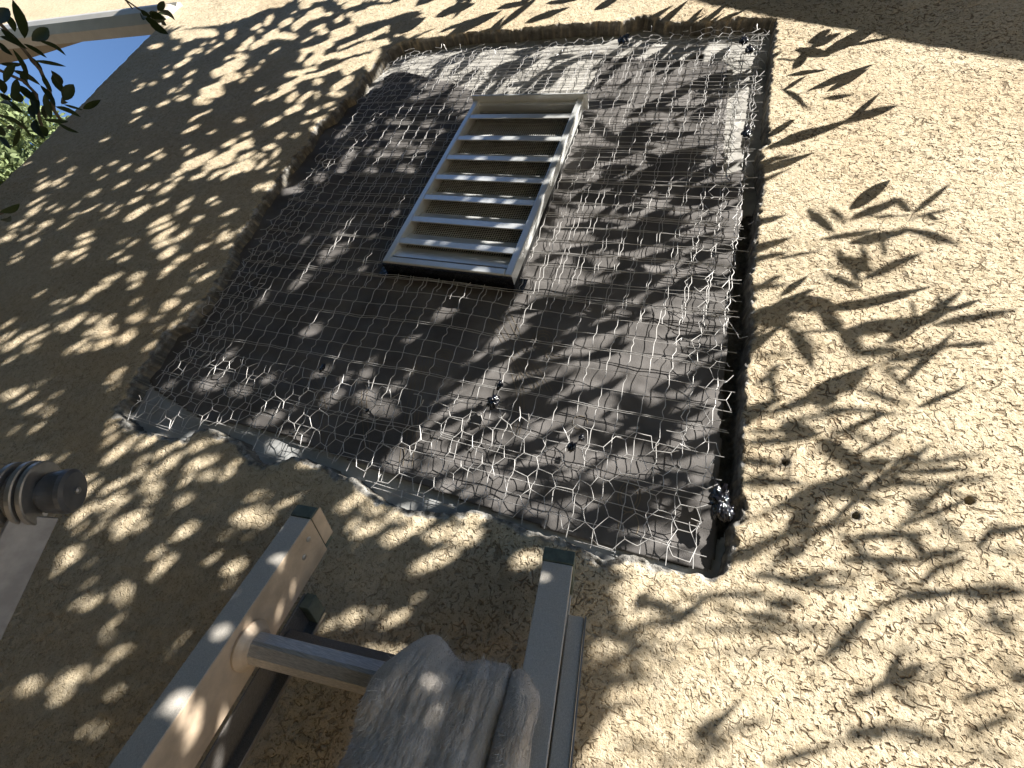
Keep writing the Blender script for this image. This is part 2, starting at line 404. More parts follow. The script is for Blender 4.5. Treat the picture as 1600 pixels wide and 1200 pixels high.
# ------------------------------------------------------------------ what fills the opening
def sheet(name, px_poly, y, step, mat_, label, cat, wr=0.0, wall_pts=None, seed=30, hole=True, thick=.0012):
    poly = np.array(wall_pts if wall_pts is not None else [wl(*p) for p in px_poly])
    x0, z0 = poly.min(0)-.01; x1, z1 = poly.max(0)+.01
    xs = np.arange(x0, x1, step); zs = np.arange(z0, z1, step)
    X, Z = np.meshgrid(xs, zs, indexing='ij')
    Y = y-wr*(.0035*noise(X/.28, Z/.045, seed)+.0018*noise(X/.09, Z/.03, seed+1)+.003*noise(X/.3, Z/.3, seed+2)+.0008*noise(X/.02, Z/.02, seed+3))
    # snap points just outside the outline on to it
    d = pdist(poly, X, Z); ins = inside(poly, X, Z)
    nx, nz = X.shape; idx = np.arange(nx*nz).reshape(nx, nz)
    ok = ins | (d < step*.5)
    k = ok[:-1, :-1] & ok[1:, :-1] & ok[1:, 1:] & ok[:-1, 1:]
    if hole: k &= ~vent_hole(.5*(X[:-1, :-1]+X[1:, 1:]), .5*(Z[:-1, :-1]+Z[1:, 1:]), -.006)
    Q = np.stack([idx[:-1, :-1], idx[1:, :-1], idx[1:, 1:], idx[:-1, 1:]], -1)[k]
    V = np.stack([X, Y, Z], -1).reshape(-1, 3)
    used = np.zeros(len(V), bool); used[Q.ravel()] = True; rm = np.cumsum(used)-1
    o = mesh_np(name, V[used], rm[Q], mat_, None, True)
    s = o.modifiers.new("thickness", 'SOLIDIFY'); s.thickness = thick; s.offset = -1
    return tag(o, label, cat)
sheet('sheathing_board', [(560,20),(1240,0),(1240,300),(1120,330),(1100,60),(860,180),(600,140),(560,130)], .0335, .006, M['board'],
      'pale grey-white backing board showing along the top and upper right of the opening', 'board', .25, seed=40, thick=.003)
sheet('flashing_paper', [(150,650),(215,585),(330,640),(440,655),(660,730),(870,820),(1080,880),(1170,800),(1180,930),(900,900),(500,800),(150,700)], .0325, .004, M['strip'],
      'torn blue-grey paper strip along the bottom edge of the opening', 'paper strip', .5, seed=44)
sheet('building_felt', [(618,98),(650,104),(690,113),(720,122),(760,136),(806,152),(900,152),(905,148),(925,110),(945,76),(985,74),(1060,78),(1140,82),(1141,130),(1136,200),(1133,262),(1150,254),(1166,246),
       (1165,300),(1158,400),(1143,500),(1136,600),(1131,700),(1128,790),(1124,850),(1118,888),(1100,886),(1060,876),(960,852),(870,826),(760,790),(660,755),(580,728),(520,706),(440,676),(365,655),(310,652),(270,628),(222,598),(215,585),(235,550),(262,510),(300,480),(340,425),(362,380),(400,310),(440,260),(480,215),(520,172),(560,140),(595,108)],
      .0255, .0035, M['felt'], 'dark grey-brown building paper stretched across the opening behind the wire', 'building paper', 1.0, seed=34)

# printing on the paper: faint arcs, double lines and the figures 60
pm = MB()
def circ(cx, cy, r, a0=0, a1=360, w=.0012, ry=None):
    c = wl(cx, cy); n = 24
    pline([(c[0]+r*math.cos(math.radians(a0+(a1-a0)*i/n)), c[1]+(ry or r)*math.sin(math.radians(a0+(a1-a0)*i/n)), 0)[:3] for i in range(n+1)], w)
def pline(pts, w):
    # 3-tuples are wall coordinates already
    P = [np.array(p[:2]) if len(p) == 3 else wl(*p) for p in pts]
    n = 5; Q = []
    for a, b in zip(P[:-1], P[1:]):
        for i in range(n): Q.append(a+(b-a)*i/n)
    Q.append(P[-1]); P = np.array(Q)
    T = np.gradient(P, axis=0); T /= np.linalg.norm(T, axis=1)[:, None]+1e-9; Nn = np.stack([-T[:, 1], T[:, 0]], 1)
    def y(p): return .0255-(.0035*noise(p[:, 0]/.28, p[:, 1]/.045, 34)+.0018*noise(p[:, 0]/.09, p[:, 1]/.03, 35)+.003*noise(p[:, 0]/.3, p[:, 1]/.3, 36)+.0008*noise(p[:, 0]/.02, p[:, 1]/.02, 37))-.0006
    A = P+Nn*w/2; B = P-Nn*w/2
    V = np.concatenate([np.stack([A[:, 0], y(A), A[:, 1]], 1), np.stack([B[:, 0], y(B), B[:, 1]], 1)]); k = len(P)
    pm.add(V, [(i, i+1, k+i+1, k+i) for i in range(k-1)])
for o in (0, 9, 18, 30, 38): pline([(752+o, 478-o*.2), (790+o*.9, 540), (830+o*.8, 600)], .0011)
for o in (0, 6, 15, 21): pline([(640+o, 545), (632+o, 600), (622+o, 660), (614+o, 720)], .0011)
for o in (0, 7, 12): pline([(792+o, 560), (803+o, 600), (802+o, 640), (795+o, 670)], .0011)
for o in (0, 5, 13): pline([(465+o, 575), (482+o, 605), (490+o, 660), (488+o, 700)], .0011)
for o in (0, 8): pline([(556+o, 600), (556+o, 650), (560+o, 700)], .0011)
for o in (0, 7, 15): pline([(500, 545+o), (560, 515+o), (620, 480+o), (680, 455+o)], .0009)
for r in (.008, .013, .019, .024): circ(684, 552, r, 20, 340)
for r in (.008, .014, .020): circ(845, 520, r, 0, 300); circ(868, 540, r, 60, 340)
for r in (.012, .016): circ(984, 768, r, 0, 360, .0016, r*1.45)
circ(983, 815, .014, -30, 220, .0016, .02); circ(905, 650, .012, 0, 300, .0012)
pm.build('faded_printing', M['print'], bpy.data.objects['building_felt'])['kind'] = 'stuff'

# ------------------------------------------------------------------ wire lath
def wx3(x, z, lay=0):
    """shared waviness of a wire sheet: wall (x,z) -> world point"""
    dx = .0035*noise(x/.22, z/.22, 50+lay)+.0012*noise(x/.05, z/.05, 51+lay)
    dz = .0045*noise(x/.25, z/.18, 52+lay)+.0010*noise(x/.05, z/.05, 53+lay)
    y = .013-.007*sstep(-.1, .6, noise(x/.3, z/.25, 54+lay))-.004*sstep(.55, 1.1, z)*(lay > 0)-.002*noise(x/.06, z/.06, 55+lay)-lay*.003
    return np.stack([x+dx, y, z+dz], -1)
X0, X1, Z0, Z1 = -1.005, .108, .095, 1.452
def runs(ok):
    r = []; s = None
    for i, k in enumerate(ok):
        if k and s is None: s = i
        if (not k or i == len(ok)-1) and s is not None:
            e = i+1 if k else i
            if e-s > 2: r.append((s, e))
            s = None
    return r
OPIN = OPEN
def inop(x, z, m=.006):
    return inside(OPIN, x, z) & (pdist(OPIN, x, z) > m) & ~vent_hole(x, z, .006)
def h_wires(lay, z0, z1, x0, x1, step=.0362, off=0., r=.00056, seed=0):
    mb = MB(); rg = np.random.default_rng(seed); k = 0
    z = z0+off
    while z < z1:
        dbl = (k % 3 == 0)
        for dz in ((-.0024, .0024) if dbl else (0,)):
            a = x0+rg.uniform(-.01, .01); b = x1+rg.uniform(-.012, .006)
            x = np.arange(a, b, .008); tilt = rg.normal(0, .0012)
            zz = z+dz+tilt*(x-x0)*2+.0008*noise(x/.04, x*0+z*9+dz*300, 60)
            P = wx3(x, zz, lay); P[:, 1] -= .0007
            for s, e in runs(inop(x, zz)): mb.tube(P[s:e], r, 5)
        z += step+rg.normal(0, .0006); k += 1
    return mb
def v_wires(lay, x0, x1, z0, z1, step=.0345, r=.00061, seed=1, hz0=None, hst=.0362):
    mb = MB(); rg = np.random.default_rng(seed); x = x0
    while x < x1:
        a = z0+rg.uniform(-.008, .008); b = z1+rg.uniform(-.01, .006)
        # sharp crimps: a short sideways jog at every cross wire, leaning back in between
        zs, xs = [], []
        z = a; ph = rg.uniform(0, hst); k = 0; amp = .0027-.0011*sstep(-.6, 0, np.array(x))+rg.uniform(-.0006, .0006)
        zc = hz0
        while zc < a: zc += hst
        zs.append(a); xs.append(0)
        while zc < b:
            sgn = 1
            j = rg.normal(0, .0008)
            zs += [zc-.0052+j, zc-.0015+j, zc+.0045+j]; xs += [-amp*.9, -amp*.2+rg.normal(0, .0003), amp]
            zc += hst/1.0 if rg.random() < .8 else hst*.5
            k += 1
        zs.append(max(b, zs[-1]+.004)); xs.append(0)
        zs = np.array(zs); xs = np.array(xs)
        o = np.argsort(zs); zs = zs[o]; xs = xs[o]
        zd = np.arange(a, zs[-1], .0035); xd = np.interp(zd, zs, xs)+x+.0006*noise(zd/.05, zd*0+x*77, 61)
        P = wx3(xd, zd, lay); P[:, 1] -= .0003+.0006*np.sin(zd/.018)
        for s, e in runs(inop(xd, zd)): mb.tube(P[s:e], r, 5)
        x += step+rg.normal(0, .0009)
    return mb
la = empty('wire_lath', (-.45, .004, .78), 'sheet of crimped galvanised stucco wire stretched over the whole opening', 'wire mesh')
h_wires(0, .100, Z1, X0, X1, seed=2).build('line_wires', M['wire'], la)
v_wires(0, X0+.012, X1, .105, Z1, seed=3, hz0=.1).build('crimped_wires', M['wire'], la)
lb = empty('wire_lath', (-.4, 0, 1.1), 'second overlapping sheet of stucco wire lying over the upper part of the opening', 'wire mesh')
h_wires(1, .52, Z1-.02, -.86, .10, off=.015, seed=5).build('line_wires', M['wire'], lb)
v_wires(1, -.84, .095, .50, Z1-.03, seed=6, hz0=.515).build('crimped_wires', M['wire'], lb)

def hexnet(name, x0, x1, z0, z1, lay, seed, label, rot=0., cell=.0345, y0=-.004, keep=None, rag=.35):
    mb = MB(); rg = np.random.default_rng(seed)
    s = cell/math.sqrt(3); vid = {}; P = []; Ed = set()
    def vert(x, z):
        k = (round(x/s*4), round(z/s*4))
        if k not in vid: vid[k] = len(P); P.append((x, z))
        return vid[k]
    W, H = z1-z0, x1-x0          # the twisted sides of the cells run level
    for i in range(-1, int(H/(1.5*s))+2):
        for j in range(-1, int(W/cell)+2):
            cx = j*cell+(i % 2)*cell/2; cz = i*1.5*s
            c = [vert(cx+s*math.cos(math.radians(30+60*q)), cz+s*math.sin(math.radians(30+60*q))) for q in range(6)]
            for q in range(6): Ed.add(tuple(sorted((c[q], c[(q+1) % 6]))))
    P = np.array(P)
    cr, sr = math.cos(rot), math.sin(rot); c0 = np.array([W/2, H/2])
    Q = (P-c0)@np.array([[cr, sr], [-sr, cr]])+c0
    x = Q[:, 1]+x0+rg.normal(0, .0013, len(Q)); z = Q[:, 0]+z0+rg.normal(0, .0013, len(Q))
    x += .008*noise(x/.07, z/.07, seed+70); z += .008*noise(x/.07, z/.07, seed+71)
    y = y0+.009-.006*sstep(-.2, .6, noise(x/.08, z/.08, seed+72))-.002*rg.random(len(Q))
    ins = inside(OPIN, x, z)
    d = pdist(OPIN, x, z)
    lim = .004
    edge = np.minimum.reduce([x-x0, x1-x, z-z0, z1-z])
    for a, b in Ed:
        if not (ins[a] and ins[b]) or min(d[a], d[b]) < lim: continue
        if vent_hole(x[[a, b]], z[[a, b]], .01).any(): continue
        e = min(edge[a], edge[b])
        if e < -.002 or (e < .012 and rg.random() < rag): continue
        A = np.array([x[a], y[a], z[a]]); B = np.array([x[b], y[b], z[b]])
        vertical = abs(P[a][0]-P[b][0]) < s*.3
        mid = (A+B)/2+rg.normal(0, .0007, 3)
        t = np.linspace(0, 1, 4)[:, None]
        L = (1-t)**2*A+2*t*(1-t)*mid+t*t*B
        mb.tube(L, .00066 if vertical else .00052, 5)
        # stray cut ends
        if e < .03 and rg.random() < .30:
            dr = np.array([rg.normal(0, 1), -abs(rg.normal(0, .5)), rg.normal(0, 1)]); dr *= rg.uniform(.006, .018)/np.linalg.norm(dr)
            t = np.linspace(0, 1, 4)[:, None]
            mb.tube(B+dr*t+t*t*rg.normal(0, .003, 3), .0006, 4)
    o = mb.build(name, M['wire']); return tag(o, label, 'chicken wire', 'strips of chicken wire round the opening')
HX = .006
hexnet('chicken_wire', -1.01, .10, .085, .285, 0, 11, 'wide band of hexagonal chicken wire along the bottom of the opening', rot=.10)
hexnet('chicken_wire', .012, .112, .26, 1.44, 0, 12, 'narrow strip of hexagonal chicken wire down the right edge of the opening', rot=.03, rag=.5)
hexnet('chicken_wire', -1.015, -.885, .24, 1.40, 0, 13, 'narrow strip of hexagonal chicken wire down the left edge of the opening', rot=-.04, rag=.4)
hexnet('chicken_wire', -.98, .10, 1.37, 1.47, 0, 14, 'ragged strip of hexagonal chicken wire along the top edge of the opening', rot=.02, cell=.030, rag=.5)

# tar dabs
def dab(px, py, r, label, seed, stretch=1.3):
    c = un(px, py, .002); n = 26; m = 14; rg = np.random.default_rng(seed)
    th = np.linspace(0, np.pi, m)[:, None]; ph = (np.arange(n)*2*np.pi/n)[None]
    dx = np.sin(th)*np.cos(ph); dz = np.sin(th)*np.sin(ph); dy = np.cos(th)*np.ones_like(ph)
    k = 1+.9*noise(dx*2.6+seed, dz*2.6+dy*1.7, 80)+.5*noise(dx*5+seed, dz*5-dy*3, 81)
    V = np.stack([c[0]+dx*r*k, c[1]+dy*.32*r*k+.004, c[2]+dz*r*k*stretch], -1).reshape(-1, 3)
    Fc = [(i*n+j, i*n+(j+1) % n, (i+1)*n+(j+1) % n, (i+1)*n+j) for i in range(m-1) for j in range(n)]
    mb = MB(); mb.add(V, Fc); o = mb.build('tar_dab', M['tar'], smooth=True)
    tag(o, label, 'sealant', 'black sealant dabs on the wire')
dab(1128, 782, .012, 'largest glossy black sealant dab, low on the right edge of the opening', 1, 1.8)
dab(1140, 800, .006, 'small black sealant dab just under the largest one at the right edge', 12, 1.6)
dab(770, 626, .009, 'black sealant dab on the wires in the lower middle of the opening', 2)
dab(780, 600, .004, 'small bluish sealant smear just above the lower middle dab', 3, 2)
dab(893, 697, .0055, 'round black sealant dab above the ladder on the chicken wire', 4)
dab(909, 682, .0042, 'tiny black sealant dab beside the round one above the ladder', 5)
dab(502, 573, .0045, 'small bluish sealant dab left of centre on the crimped wire', 6, 2)
dab(572, 640, .003, 'tiny dark sealant dab where chicken wire starts, lower left', 7)
dab(975, 58, .011, 'black sealant dab at the top edge of the opening', 8, 2.2)
dab(1163, 60, .010, 'black sealant dab inside the top right corner of the opening', 9, 1.6)
dab(1172, 74, .010, 'second black sealant dab just below the top right corner one', 10, 1.6)
dab(1168, 205, .008, 'black sealant dab on the upper right edge of the opening', 11, 2)

# ------------------------------------------------------------------ louvred gable vent
vt = empty('louvre_vent', tuple(VC), 'off-white metal louvred wall vent with seven slats set in the dark paper', 'vent')
VY = np.array([0, 1., 0])        # into the wall
BK = .029                         # back of the vent body behind its face
def vb(mb, u0, u1, y0, y1, v0, v1): mb.box(VC, VX, VY, VZ, u0, u1, y0, y1, v0, v1)
hw, hh2 = VW/2, VH/2
fr = MB()
vb(fr, -hw, -hw+.014, 0, BK, -hh2, hh2); vb(fr, hw-.016, hw, 0, BK, -hh2, hh2)
vb(fr, -hw+.0141, hw-.0161, 0, BK, -hh2, -hh2+.016)
vb(fr, -hw+.0141, hw-.0161, .006, BK, hh2-.012, hh2)
fr.build('frame', M['vent'], vt, bevel=.002)
cp = MB(); vb(cp, -hw-.006, hw+.010, -.010, BK, hh2+.0005, hh2+.0065); cp.build('drip_cap', M['vent'], vt, bevel=.0015)
fg = MB()
vb(fg, -hw-.018, hw+.022, BK+.0006, BK+.002, -hh2-.016, -hh2+.02); 
fg.build('flange', M['tar'], vt)
bs_ = MB(); vb(bs_, -hw, hw, .004, BK+.0004, -hh2-.004, -hh2-.0005); bs_.build('base_seal', M['tar'], vt)
SLP = [(181-3), 211, 241, 271.5, 303, 337, 371]     # photo rows of the slats along the left stile
for i, py in enumerate(SLP):
    # slat height along the vent
    tt = (py-157)/(408-157); px = 733+(607-733)*tt
    p = un(px, py+3, VT); v = (p-VC)@VZ
    s = MB()
    pr = [(.0005, v-.0090), (.0002, v+.0055), (.0012, v+.0068), (.0050, v+.0058), (.0085, v+.0110), (.0185, v+.0380), (.0197, v+.0370), (.0065, v+.0040), (.0030, v-.0090)]
    s.prism(pr, VC, VY, VZ, VX, -hw+.0143, hw-.0163)
    s.build('slat', M['vent'], vt)
# bottom slat's sloping back and stepped inner cheeks
s = MB(); s.prism([(.003, -hh2+.0205), (.0045, -hh2+.0205), (.018, -hh2+.060), (.0165, -hh2+.060)], VC, VY, VZ, VX, -hw+.0143, hw-.0163)
s.build('sill_slat', M['vent'], vt)
sc = MB(); st = .0054
n1 = int((VW-.04)/st); n2 = int((VH-.04)/st)
for i in range(n1):
    u = -hw+.018+i*st; vb(sc, u, u+.0011, BK-.0068, BK-.0060, -hh2+.012, hh2-.012)
for j in range(n2):
    v = -hh2+.014+j*st; vb(sc, -hw+.016, hw-.020, BK-.0059, BK-.0051, v, v+.0011)
sc.build('insect_screen', M['screen'], vt)
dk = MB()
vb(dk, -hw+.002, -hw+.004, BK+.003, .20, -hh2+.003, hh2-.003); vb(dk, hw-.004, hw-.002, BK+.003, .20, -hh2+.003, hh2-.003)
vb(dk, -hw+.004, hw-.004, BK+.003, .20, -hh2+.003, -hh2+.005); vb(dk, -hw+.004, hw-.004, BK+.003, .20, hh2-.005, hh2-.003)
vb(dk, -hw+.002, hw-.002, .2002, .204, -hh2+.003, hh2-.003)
dk.build('dark_box', M['dark_box'], vt)  # closed box added behind the screen, coloured like the dark attic

# ------------------------------------------------------------------ extension ladder leaning on the wall
LU = np.array([-.12774773, .39879361, .90809921]); LA = np.array([.9918, .05137, .11697]); LM = np.array([0, -.9156, .40209])
LP = un(500, 790, .100); LW = .351
LEN = (LP[2]-GZ)/LU[2]-.06
ld = empty('extension_ladder', tuple(LP-LU*LEN), 'aluminium extension ladder leaning against the stucco below the opening', 'ladder')
def rail(name, prof, l1, l0, m_, o=LP, bevel=.0012):
    mb = MB(); mb.prism(prof, o, LA, LM, LU, l0, l1); return mb.build(name, m_, ld, bevel=bevel)
ft, fw_, dp = .0028, .031, .072
FR = rail('front_rail', [(0, 0), (-fw_, 0), (-fw_, -.006), (-fw_+.002, -.006), (-fw_+.002, -ft), (-ft, -ft), (-ft, -dp+ft), (-fw_+.002, -dp+ft), (-fw_+.002, -dp+.006), (-fw_, -dp+.006), (-fw_, -dp), (0, -dp)], -.022, -LEN, M['aluweb'])
q = LW-.036
rail('front_rail', [(q, 0), (q, -dp), (LW, -dp), (LW, -dp+ft), (q+ft, -dp+ft), (q+ft, -ft), (LW-.003, -ft), (LW-.003, -.007), (LW, -.007), (LW, 0)], -.022, -LEN, M['alu'])
# dark worn face of the left flange
rail('flange_face', [(-.0005, .0002), (-fw_+.0005, .0002), (-fw_+.0005, .0010), (-.0005, .0010)], -.024, -LEN, M['alu'], bevel=0)
# green end caps
for s_, w0, w1 in ((0, -fw_-.001, -.0008), (1, q-.001, LW+.001)):
    c = MB(); c.box(LP, LA, LM, LU, w0, w1, -.070, .0012, -.0215, -.004); c.build('end_cap', M['green'] , ld, bevel=.001)
c = MB(); c.box(LP, LA, LM, LU, -.0006, .0006, -.060, -.001, -.0212, -.001); c.build('cap_plate', M['aluweb'], ld, bevel=.001)
for du, dm in ((-.040, -.020), (-.058, -.034)):
    r_ = MB(); r_.lathe(LP+LU*du+LM*dm-LA*.0005, LA, [(0, .004), (.0012, .004), (.0022, .0022), (.0022, .0003)], 16); r_.build('rivet', M['steel'], FR)
# base section rails behind the fly section
bt = -.085
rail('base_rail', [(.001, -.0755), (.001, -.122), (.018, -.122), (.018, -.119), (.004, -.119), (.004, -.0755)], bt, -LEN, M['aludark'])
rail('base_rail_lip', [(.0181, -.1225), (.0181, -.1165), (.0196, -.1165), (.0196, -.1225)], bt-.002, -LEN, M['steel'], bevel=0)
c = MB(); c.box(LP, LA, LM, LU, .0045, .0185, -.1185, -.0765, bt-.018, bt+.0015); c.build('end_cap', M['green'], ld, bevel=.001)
q2 = LW+.019
rail('base_rail', [(q2, -.012), (q2, -.09), (q2-.034, -.09), (q2-.034, -.087), (q2-.003, -.087), (q2-.003, -.015), (LW+.0008, -.015), (LW+.0008, -.012)], bt+.012, -LEN, M['alu'])
rail('base_rail_lip', [(q2+.0005, -.0105), (q2+.0005, -.030), (q2+.0022, -.030), (q2+.0022, -.0105)], bt+.012, -LEN, M['steel'], bevel=0)
def rung(off, mdepth, nm, a0, a1, r, part_mat):
    o = LP+LU*off+LM*mdepth
    mb = MB(); n = 28; pr = []
    for i in range(n):
        t = 2*math.pi*i/n; rr = r*(1+(.035 if i % 3 == 0 else -.02))
        u_, v_ = rr*math.cos(t), rr*math.sin(t)
        if v_ > r*.72: v_ = r*.72
        pr.append((u_, v_))
    mb.prism(pr, o, LM, LU, LA, a0, a1)
    return o, mb.build(nm, part_mat, ld)
for k in range(9):
    off = -.168-k*.305
    if -off > LEN-.1: break
    o, RUNG = rung(off, -.036, 'rung', .004, LW-.037, .0175, M['rung'])
    for s_ in (0, 1):
        c = MB(); d_ = LA if s_ == 0 else -LA; st_ = o+(LA*.0004 if s_ == 0 else LA*(LW-.0364))
        c.lathe(st_, d_, [(0, .0265), (.003, .027), (.006, .0245), (.009, .0215), (.012, .0195), (.013, .0182)], 36)
        c.build('rung_collar', M['aluweb'], RUNG, smooth=False)
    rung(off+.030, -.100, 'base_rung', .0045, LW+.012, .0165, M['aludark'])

# ------------------------------------------------------------------ fleecy rag hanging over the top rung
def towel():
    ro = LP+LU*(-.174)+LM*(-.018)
    na, nv = 260, 330
    A = np.linspace(0, 1, na)[:, None]; Vv = np.linspace(0, 1, nv)[None, :]
    L = .62; s = Vv*L+0*A
    a0, a1 = .180, .338
    fr_, rad = .15, .028
    # path: up the back, round the rung, down the front
    back = fr_; arc = rad*math.pi
    flare = sstep(back+arc*.5, L, s)
    sp = (A-.5)*(a1-a0)*(1+.55*flare-.10*sstep(.3, .0, np.abs(s-back-arc*.5)/.1))
    ac = (a0+a1)/2+sp-.012*flare
    down = np.array([0, 0, -1.0]); outw = np.array([0, -1.0, 0.0]); outw = LM-LM*(LM@LA); 
    P = np.zeros((na, nv, 3))
    th = np.clip((s-back)/arc, 0, 1)*np.pi
    hb = np.clip(back-s, 0, None); hf = np.clip(s-back-arc, 0, None)
    t_ = np.clip((s-back)/.40, 0, 1)
    def ridge(a0_, a1_, w0, w1, h): 
        ac_ = a0_+(a1_-a0_)*t_+.02*noise(s*9+a0_*7, s*0+a1_*5, 95); return h*np.exp(-((A-ac_)/(w0+(w1-w0)*t_))**2)
    fold = (ridge(.10, .02, .10, .16, .7)+ridge(.34, .28, .12, .17, .55)-ridge(.50, .44, .03, .07, .35)
            +ridge(.62, .60, .05, .09, .45)-ridge(.80, .73, .025, .04, 1.6)+ridge(.91, .92, .06, .18, 1.5)
            +.22*noise(A*3+1-s*3, s*8, 91))
    gr = .35+1.15*sstep(back+.01, L*.75, s)
    thick = .013*fold*gr+.0025*noise(A*6, s*14, 92)+.010*np.exp(-((A-.18)/.12)**2)*np.exp(-((s-back-arc*.45)/.03)**2)+.004
    r = rad+thick
    dn_ = np.array([0.0, -.10, -1.0]); dn_ /= np.linalg.norm(dn_)
    base = ro[None, None]+LA[None, None]*ac[..., None]
    yo = -np.cos(th)*r; zo = np.sin(th)*r
    Yd = np.array([0, -1.0, 0]); Zd = np.array([0, 0, 1.0])
    P = base+Yd*yo[..., None]+Zd*zo[..., None]
    P += hb[..., None]*np.array([0, .05, -1.0])+hf[..., None]*dn_[None, None]
    P += Yd*(flare*.03)[..., None]
    # drooping sides round to the back
    e = np.abs(A-.5)*2
    P -= Yd*((e**5)*.035*(th > .8*np.pi)*sstep(0, .05, hf))[..., None]
    P -= Zd*((e**4)*.012)[..., None]
    # peaks in the top edge where the cloth bunches
    P += Zd*(.012*noise(A*3.5+9, s*0+2, 93)*np.sin(th))[..., None]
    fz = .0016*noise(A*26, s*60, 94)+.0005*noise(A*120, s*330, 96)
    P += Yd*fz[..., None]
    V = P.reshape(-1, 3); idx = np.arange(na*nv).reshape(na, nv)
    Q = np.stack([idx[:-1, :-1], idx[1:, :-1], idx[1:, 1:], idx[:-1, 1:]], -1).reshape(-1, 4)
    m, t, b = mat("dusty_fleece")
    c = mix(t, (.58, .52, .46), (.76, .70, .64), ramp(t, tnoise(t, 60, 4, .7), .35, .65))
    c = mix(t, c, (.42, .32, .23), ramp(t, tnoise(t, 9, 4, .6), .46, .66, (0, 0, 0), (.85, .85, .85)))
    t.links.new(c, b.inputs['Base Color']); b.inputs['Roughness'].default_value = 1
    b.inputs['Sheen Weight'].default_value = .4
    bump(t, b, tnoise(t, 500, 4, .8, (1, 1, .5)), 1, .0025)
    o = mesh_np('hanging_rag', V, Q, m, None, True)
    s_ = o.modifiers.new("thickness", 'SOLIDIFY'); s_.thickness = .003
    tag(o, 'grey-brown fleecy rag draped over the right end of the ladder rung', 'rag')
    # pile
    rg = np.random.default_rng(5); fb = MB(); nfi = 70000
    ia = rg.integers(2, na-3, nfi); iv = rg.integers(int(nv*.2), nv-3, nfi)
    B = P[ia, iv]; T1 = P[ia+2, iv]-P[ia-2, iv]; T2 = P[ia, iv+2]-P[ia, iv-2]
    Nn = np.cross(T1, T2); Nn /= np.linalg.norm(Nn, axis=1)[:, None]+1e-9
    sgn = np.sign((Nn*(np.array([0, -D, 0])-B)).sum(1))[:, None]; Nn *= sgn
    T2 /= np.linalg.norm(T2, axis=1)[:, None]+1e-9
    d = Nn*rg.uniform(.25, .8, (nfi, 1))+T2*rg.uniform(.6, 1.4, (nfi, 1))+rg.normal(0, .42, (nfi, 3)); d /= np.linalg.norm(d, axis=1)[:, None]
    Lh = rg.uniform(.005, .012, (nfi, 1)); wv = np.cross(d, Nn+.01); wv /= np.linalg.norm(wv, axis=1)[:, None]+1e-9
    Vf = np.stack([B-wv*.0004, B+wv*.0004, B+d*Lh], 1).reshape(-1, 3)
    mesh_np('pile', Vf, np.arange(nfi*3).reshape(-1, 3), simple('fleece_fibres', (.86, .80, .73), .9, var=.45, scale=70), o)
towel()

# ------------------------------------------------------------------ swivel joint on a flat bar at the lower left
def swivel():
    t = .27
    c = un(38, 772, t); ax = un(75, 772, t)-un(38, 772, t); ax = np.array([.936, .192, .294])+np.array([-.80, .52, .2])*.30; ax /= np.linalg.norm(ax)
    root = empty('swivel_joint', tuple(c), 'round silver swivel joint with black knob on a flat metal bar', 'metal joint')
    mpx = np.linalg.norm(un(38, 810, t)-un(38, 772, t))/38      # metres per pixel hereabouts
    R_ = 42*mpx
    def disc(nm, a, b, r, m_, hole=False):
        mb = MB(); mb.lathe(c, ax, [(a, r*.2), (a, r-.0015), (a+.001, r), (b-.001, r), (b, r-.0015), (b, r*.2)], 48); return mb.build(nm, m_, root)
    disc('outer_disc', -.010, -.004, R_*.98, M['steel']); disc('spacer', -.004, .004, R_*.80, M['aludark'])
    disc('middle_disc', .004, .010, R_, M['steel']); disc('spacer', .010, .0125, R_*.85, M['black']); disc('inner_disc', .0125, .0185, R_*.97, M['steel'])
    disc('outer_disc', -.030, -.022, R_*.96, M['steel']); disc('spacer', -.022, -.010, R_*.55, M['steel'])
    mb = MB(); mb.lathe(c+ax*.0186, ax, [(0, R_*.50), (.005, R_*.50), (.0052, R_*.62), (.022, R_*.70), (.026, R_*.68), (.029, R_*.58), (.030, R_*.1)], 40)
    kn = mb.build('knob', M['black'], root, smooth=False)
    mb = MB(); mb.lathe(c+ax*.0488, ax, [(0, .004), (.0015, .0042), (.003, .0025), (.003, .0003)], 16); mb.build('rivet', M['steel'], kn)
    b0 = un(52, 812, t-.01); b1 = un(-45, 1010, t-.03)
    dr = (b1-b0)/np.linalg.norm(b1-b0); fa = (cam.location-Vector(b0)).normalized(); fa = np.array(fa)
    sd_ = np.cross(dr, fa); sd_ /= np.linalg.norm(sd_); fa = np.cross(sd_, dr); 
    sd2 = (sd_*.93+fa*.36); fa2 = np.cross(sd2, dr)
    mb = MB(); w = 23*mpx; mb.box(b0, dr, sd2, fa2, -.004, np.linalg.norm(b1-b0)+.5, -w, w, -.003, .003); mb.build('flat_bar', M['bar'], root, bevel=.001)
    mb = MB(); mb.box(b0-dr*.02, dr, sd2, fa2, -.008, .02, -w*.6, w*.6, -.0062, -.0032); mb.build('lug', M['steel'], root, bevel=.001)
swivel()

